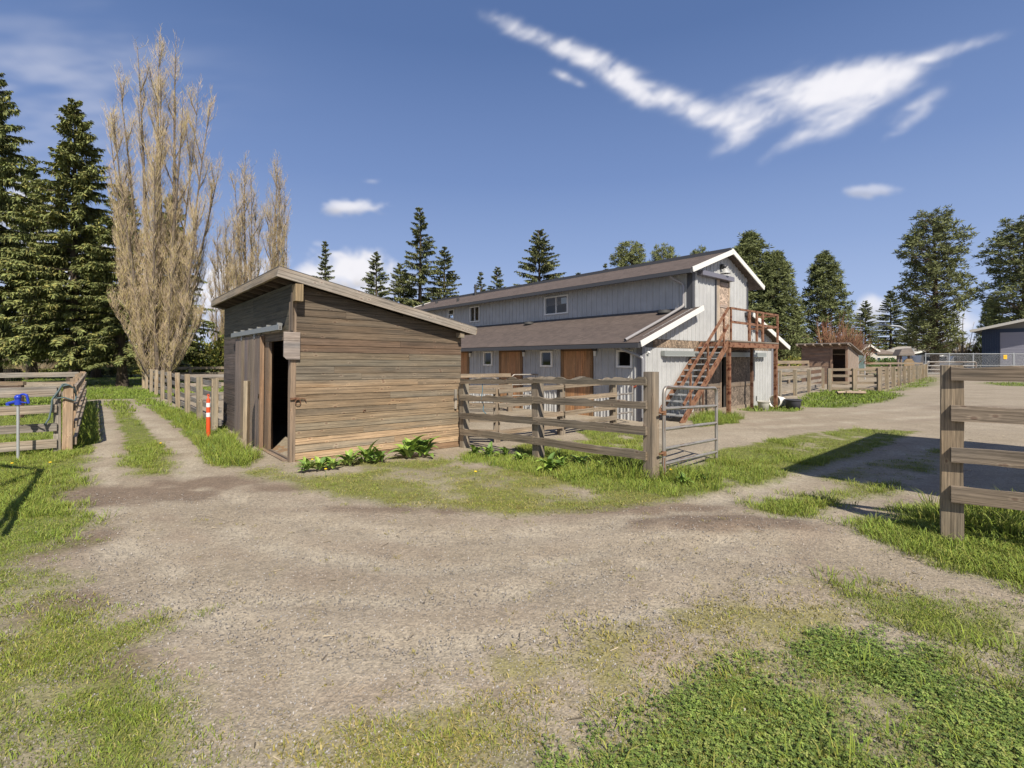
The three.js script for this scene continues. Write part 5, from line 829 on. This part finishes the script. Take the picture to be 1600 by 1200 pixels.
  { // the wooded edge of the fields all round
    const r = rng(99), F = new Faces(); for (let k = 0; k < 26000; k++) { const az = (r() - .5) * 2.4, Z = 125 + r() * 30, x = Math.tan(az * .5) * 2 * Z, H = (3.5 + 6.5 * fbm(x * .035, Z * .2, 3)) * (.25 + .75 * r()), l = .6 + .8 * r(), q = vnoise(x * .06, 3) > .5 ? [.07, .085, .035] : [.13, .115, .06], d = dirOf(r() * 6.283, r() * 1.5); F.kite([x, H * Math.sqrt(r()), -Z], d, sideOf(d, r() * 3, r), .9, .3, q.map((v) => v * l)); }
    const w = top('distant_wood', F.geo(), leafMat, 'low hazy wood along the horizon', 'wood', null, 0, null, 'stuff');
  }
}

// ---------------------------------------------------------------- plants on the ground
function bladeTuft(seed, n, h, spread, w, lean, tones) {
  const r = rng(seed), F = new Faces();
  for (let k = 0; k < n; k++) { const a = r() * 6.283, R = spread * Math.sqrt(r()), L = h * (.55 + .6 * r()), b = a + (r() - .5) * 2, ln = lean * (.3 + r()), o = [Math.cos(a) * R, 0, Math.sin(a) * R], d = [Math.cos(b), Math.sin(b)], m = [o[0] + d[0] * L * ln * .35, L * .6, o[2] + d[1] * L * ln * .35], t = [o[0] + d[0] * L * ln, L * (1 - ln * .25), o[2] + d[1] * L * ln], f = r() * 6.283, s = [Math.cos(f) * w, Math.sin(f) * w], q = tones[(r() * tones.length) | 0], l = .75 + .5 * r(), c = q.map((v) => v * l);
    const A = [o[0] - s[0], 0, o[2] - s[1]], B = [o[0] + s[0], 0, o[2] + s[1]], C = [m[0] - s[0] * .8, m[1], m[2] - s[1] * .8], D = [m[0] + s[0] * .8, m[1], m[2] + s[1] * .8]; F.tri(A, B, C, c); F.tri(B, D, C, c); F.tri(C, D, t, c); }
  return F.geo();
}
function cloverTuft(seed, n, spread, h, leaf, tones) { const r = rng(seed), F = new Faces(); for (let k = 0; k < n; k++) { const a = r() * 6.283, R = spread * Math.sqrt(r()), y = h * (.4 + .7 * r()), c0 = [Math.cos(a) * R, y, Math.sin(a) * R], q = tones[(r() * tones.length) | 0], l = .7 + .6 * r(), c = q.map((v) => v * l), tilt = (r() - .5) * .8; F.stick([c0[0] * .9, 0, c0[2] * .9], c0, .0012, .0009, c); for (let m = 0; m < 3; m++) { const b = a + m * 2.094 + r() * .4, d = dirOf(b, tilt + (r() - .5) * .5); F.kite(c0, d, sideOf(d, (r() - .5) * .5, r), leaf * (.8 + .4 * r()), leaf * .36, c); } } return F.geo(); }
const grassTone = [[.185, .245, .027], [.215, .265, .032], [.14, .20, .027], [.255, .26, .05]], dryTone = [[.33, .28, .11], [.26, .26, .06], [.38, .31, .15]];
const grassMat = new THREE.MeshStandardMaterial({ vertexColors: true, roughness: .7, side: THREE.DoubleSide });
{
  const kinds = {
    short: { g: [bladeTuft(1, 20, .026, .045, .0015, .95, grassTone), bladeTuft(2, 20, .023, .045, .0015, 1.05, [...grassTone, ...grassTone, ...dryTone])], label: 'short worn grass growing through the gravel', list: [[], []] },
    mid: { g: [bladeTuft(3, 18, .085, .06, .0026, .8, grassTone), bladeTuft(4, 18, .07, .07, .0026, .9, grassTone)], label: 'green grass of the verges and track strips', list: [[], []] },
    tall: { g: [bladeTuft(5, 20, .21, .08, .0036, .75, [...grassTone, dryTone[1]]), bladeTuft(6, 18, .15, .09, .004, .95, [...grassTone, [.10, .165, .045]])], label: 'tall grass along fences and posts', list: [[], []] },
    clover: { g: [cloverTuft(7, 22, .05, .018, .0085, [[.13, .20, .034], [.16, .23, .04], [.10, .165, .032], [.185, .235, .05]]), cloverTuft(8, 20, .055, .026, .0105, [[.14, .21, .036], [.175, .245, .045], [.11, .175, .032], [.20, .235, .055]])], label: 'low clover mat near the yard edge', list: [[], []] },
    moss: { g: [bladeTuft(9, 12, .018, .045, .003, 1.2, [[.26, .245, .05], [.20, .21, .04], [.27, .25, .07]]), bladeTuft(10, 12, .022, .045, .0025, 1.2, [[.20, .21, .045], [.28, .25, .08], [.25, .22, .07]])], label: 'thin yellow moss and dry grass in the gravel', list: [[], []] },
    far: { g: [bladeTuft(11, 16, .12, .22, .010, .8, grassTone), bladeTuft(12, 16, .09, .24, .010, .9, grassTone)], label: 'lawn and paddock grass farther off', list: [[], []] },
  };
  const r = rng(2024), add = (k, x, z, s, tint) => { const q = kinds[k], v = r() < .5 ? 0 : 1; q.list[v].push([x, z, s, tint]); };
  const clover = poly([[860, 1150], [960, 1105], [1060, 1050], [1230, 1015], [1300, 965], [1480, 1010], [1480, 1045], [1560, 1080], [1800, 1130], [1900, 1260], [800, 1260]]);
  const sow = (x0, x1, z0, z1, step) => {                      // scatter over a rectangle
    for (let z = z0; z > z1; z -= step) for (let x = x0; x < x1; x += step) {
      const px = x + (r() - .5) * step * 1.3, pz = z + (r() - .5) * step * 1.3, Z = -pz; if (Math.abs(px) > 1.14 * Math.max(Z, .5) + 1.2) continue;
      const lx = (px - SHED[0]) * E2[0] + (pz - SHED[1]) * E2[1], lz = (px - SHED[0]) * NZ[0] + (pz - SHED[1]) * NZ[1]; if (lx > -.02 && lx < 3.35 && lz < .03 && lz > -5.6) continue;
      const bx = (px - BARN[0]) * E2[0] + (pz - BARN[1]) * E2[1], bz = (px - BARN[0]) * NZ[0] + (pz - BARN[1]) * NZ[1]; if (bx > -.05 && bx < 8.6 && bz < .05) continue;
      const jt = Z < 6 ? .26 : Z < 9 ? .16 : .05, ja = r() * 6.283, jr = jt * r() * r() * 1.6, qx = px + Math.cos(ja) * jr, qz = pz + Math.sin(ja) * jr, s = surf(qx, qz); if (s[0] <= 0.02) { if (Z < 5 && r() < .012) add('moss', px, pz, .6 + r() * .5, .9); continue; }
      const g = growth(qx, qz, s), y = clamp(s[2] + .6 * (fbm(px * 1.1 + 5, pz * 1.1, 3) - .5)); if (r() > g) { if (Z < 7 && s[2] > .3 && r() < .22 * s[2]) add('moss', px, pz, .7 + .7 * r(), y); continue; }
      const tallness = s[1] * (.55 + .9 * fbm(px * 1.3 + 90, pz * 1.3, 3));
      if (Z < 12 && inPoly(clover.P, px, pz)) { add((g > .5 && r() < .12 + .62 * fbm(px * 2 + 7, pz * 2, 3)) ? 'clover' : r() < .03 ? 'mid' : 'short', px, pz, .8 + .6 * r(), y); continue; }
      if (step > .2) { if (tallness > .62 && Z < 16) add('tall', px, pz, .8 + .6 * r(), y); add('far', px, pz, .75 + .6 * r(), y); continue; }
      if (tallness > .55) { add(r() < .5 ? 'tall' : 'mid', px, pz, .75 + .6 * r(), y); if (r() < .5) add('mid', px + .03, pz, 1, y); } else if (tallness > .24) add(r() < .7 ? 'mid' : 'short', px, pz, .7 + .6 * r(), y); else add(s[2] > .5 && r() < .5 ? 'moss' : 'short', px, pz, .8 + .7 * r(), y);
    }
  };
  sow(-4.5, 5.2, -1.4, -3.4, .030); sow(-6.5, 6.5, -3.4, -5.6, .042); sow(-10.5, 10.5, -5.6, -10, .062); sow(-17, 12, -10, -15, .11); sow(-30, 24, -15, -26, .28); sow(-44, 44, -26, -44, .62);
  const M = new THREE.Matrix4(), Q = new THREE.Quaternion(), E = new THREE.Euler(), col = new THREE.Color();
  let total = 0;
  for (const [name, k] of Object.entries(kinds)) k.g.forEach((g, v) => {
    const L = k.list[v]; if (!L.length) return; const im = new THREE.InstancedMesh(g, grassMat, L.length); total += L.length;
    L.forEach(([x, z, s, y], i) => { E.set((r() - .5) * .25, r() * 6.283, (r() - .5) * .25); Q.setFromEuler(E); M.compose(new THREE.Vector3(x, gy(x, z) - .004, z), Q, new THREE.Vector3(s, s * (.8 + .4 * r()), s)); im.setMatrixAt(i, M); const l = .85 + .3 * r(); im.setColorAt(i, col.setRGB(l * mix(.94, 1.22, y), l * mix(1, 1.08, y), l * mix(.95, 1.15, y))); });
    im.name = numbered({ short: 'short_grass', mid: 'verge_grass', tall: 'tall_grass', clover: 'clover_mat', moss: 'moss', far: 'lawn_grass' }[name]); im.castShadow = im.receiveShadow = true; scene.add(im); tag(im, k.label, name === 'clover' ? 'clover' : name === 'moss' ? 'moss' : 'grass', null, 'stuff');
  });
  console.log('plants', total);
  // loose stones of the gravel
  const st = new THREE.IcosahedronGeometry(1, 0), n = 46000, im = new THREE.InstancedMesh(st, flat(1, 1, 1, .9), n); let c = 0;
  while (c < n) { const Z = 1.5 + 4.6 * Math.pow(r(), 1.5), x = (r() - .5) * 2.3 * Z, z = -Z, s = surf(x, z); if (s[0] > .5 && r() < .8) continue; if (r() > .30 + .9 * fbm(x * 1.4, z * 1.4 + 40, 3) * sstep(6.5, 2.5, Z) + .1) continue; const a = .0020 + .0036 * Math.pow(r(), 2.4); E.set(r() * 6, r() * 6, r() * 6); Q.setFromEuler(E); M.compose(new THREE.Vector3(x, gy(x, z) + a * .25, z), Q, new THREE.Vector3(a * (1 + r() * .8), a * .75, a * (.8 + .6 * r()))); im.setMatrixAt(c, M); const l = .18 + .24 * Math.pow(r(), 1.7), w = (r() - .5) * .08; im.setColorAt(c, col.setRGB(l * (1.05 + w), l * .95, l * (.84 - w))); c++; }
  { // straw, twigs and chips lying about
    const tg = rod([-.5, 0, 0], [.5, 0, 0], .02, .012, 4), nt = 380, tw = new THREE.InstancedMesh(tg, flat(1, 1, 1, .9), nt); for (let k = 0; k < nt; k++) { const Z = 1.6 + 9 * Math.pow(r(), 1.3), x = (r() - .5) * 2.2 * Z, z = -Z, L = .025 + .10 * r() * r(); E.set(0, r() * 6.3, (r() - .5) * .2); Q.setFromEuler(E); M.compose(new THREE.Vector3(x, gy(x, z) + .006, z), Q, new THREE.Vector3(L, .10 + .12 * r(), .10 + .12 * r())); tw.setMatrixAt(k, M); const l = .10 + .35 * r(); tw.setColorAt(k, col.setRGB(l * 1.1, l * .9, l * .62)); }
    tw.name = 'straw_litter'; scene.add(tw); tag(tw, 'bits of straw and twig littering the yard', 'litter', null, 'stuff');
  }
  im.name = 'gravel_stones'; im.castShadow = im.receiveShadow = true; scene.add(im); tag(im, 'small loose stones of the gravel yard', 'gravel', null, 'stuff');
}
// broad-leaved dock plants along the shed wall and the fence, every leaf a piece
{
  function leafGeo(seed, len, w, curl) { const r = rng(seed), F = new Faces(), n = 7, P = []; for (let i = 0; i <= n; i++) { const s = i / n, ww = w * Math.sin(Math.PI * Math.pow(s, .75)) * (1 + .12 * Math.sin(i * 4 + seed)) + .002, x = len * (s - curl * .35 * s * s), y = len * (.10 * s + .30 * s * (1 - s) * 1.6 - curl * .65 * s * s); P.push([[x, y + ww * .35, -ww], [x, y, 0], [x, y + ww * .35, ww]]); } for (let i = 0; i < n; i++) for (const k of [0, 1]) { const c = k ? [.20, .285, .05] : [.165, .25, .042]; F.tri(P[i][k], P[i + 1][k], P[i + 1][k + 1], c); F.tri(P[i][k], P[i + 1][k + 1], P[i][k + 1], c); } return F.geo(); }
  const leaves = [leafGeo(1, .30, .062, .25), leafGeo(2, .24, .055, .4), leafGeo(3, .34, .055, .15), leafGeo(4, .20, .05, .3)], mats = [grassMat, new THREE.MeshStandardMaterial({ vertexColors: true, roughness: .55, side: THREE.DoubleSide, color: lin(1.35, 1.3, 1.2) }), new THREE.MeshStandardMaterial({ vertexColors: true, roughness: .6, side: THREE.DoubleSide, color: lin(.7, .8, .9) })], r = rng(55);
  const G2 = 'broad leaved dock plants';
  function dock(px, py, n, sc, label, drop = .03) { const [x, z] = G(px, py, drop), t = thing('dock_plant', label, 'plant', [x, gy(x, z), z], r() * 6, G2); for (let k = 0; k < n * 1.6; k++) { const a = k * 2.4 + r(), e = .15 + 1.0 * r(), s = sc * .88 * (.5 + .5 * r()); const m = part(t, 'leaf', leaves[(r() * 4) | 0], mats[(r() * 3) | 0], [Math.cos(a) * .08 * sc * r(), .01 + .10 * sc * r(), -Math.sin(a) * .08 * sc * r()], [0, a, e, 'YXZ']); m.scale.setScalar(s); } return t; }
  dock(480, 740, 20, .75, 'leafy weeds at the shed corner'); dock(500, 738, 18, .8, 'leafy weeds right of the shed corner with dandelions'); dock(518, 735, 18, .85, 'leafy dock plant against the shed near its corner'); dock(545, 728, 16, 1.0, 'dock plant left of the middle of the shed wall'); dock(572, 722, 18, 1.25, 'large dock plant before the middle of the shed wall'); dock(592, 721, 16, 1.1, 'dock plant beside the large one at the shed wall'); dock(640, 712, 22, 1.65, 'tallest dock plant, left of the pair at the shed wall'); dock(662, 708, 20, 1.4, 'tall dock plant, right of the pair at the shed wall');
  dock(764, 716, 14, .85, 'dock plant under the first span of the chewed fence', .12); dock(790, 712, 14, .7, 'dock plant beside the middle post of the chewed fence', .1); dock(858, 740, 20, .95, 'pale dock plant in front of the chewed fence', .05); dock(876, 735, 16, .8, 'dock plant right of the pale one at the chewed fence', .05); dock(1070, 758, 14, .55, 'dock plant right of the end post of the chewed fence', 0); dock(1100, 753, 14, .55, 'dock plant before the open tube gate', 0);
  dock(742, 712, 14, .8, 'dock plant in the corner between shed and chewed fence', .13); dock(812, 722, 14, .7, 'low dock plant between two spans of the chewed fence', .08); dock(905, 728, 16, .75, 'dock plant below the second span of the chewed fence', .04); dock(940, 738, 14, .65, 'low dock plant near the end post of the chewed fence', .03);
  const ye = flat(.80, .55, .02, .6), gs = flat(.12, .19, .04, .7); [[487, 714], [496, 718], [509, 732], [20, 724], [80, 722], [1047, 733], [742, 735], [250, 690]].forEach(([px, py], i) => { const [x, z] = G(px, py + 14), t = thing('dandelion', 'yellow dandelion flower on a short stem in the grass', 'flower', [x, gy(x, z), z], i, 'dandelions in the grass'); part(t, 'stem', rod([0, 0, 0], [.01, .12, 0], .003, .003, 4), gs); part(t, 'flower_head', new THREE.SphereGeometry(.021, 9, 5).scale(1, .5, 1), ye, [.01, .125, 0]); });
}

scene.traverse((o) => { if (o.isMesh) { o.castShadow = true; o.receiveShadow = true; } });
renderer.render(scene, camera);
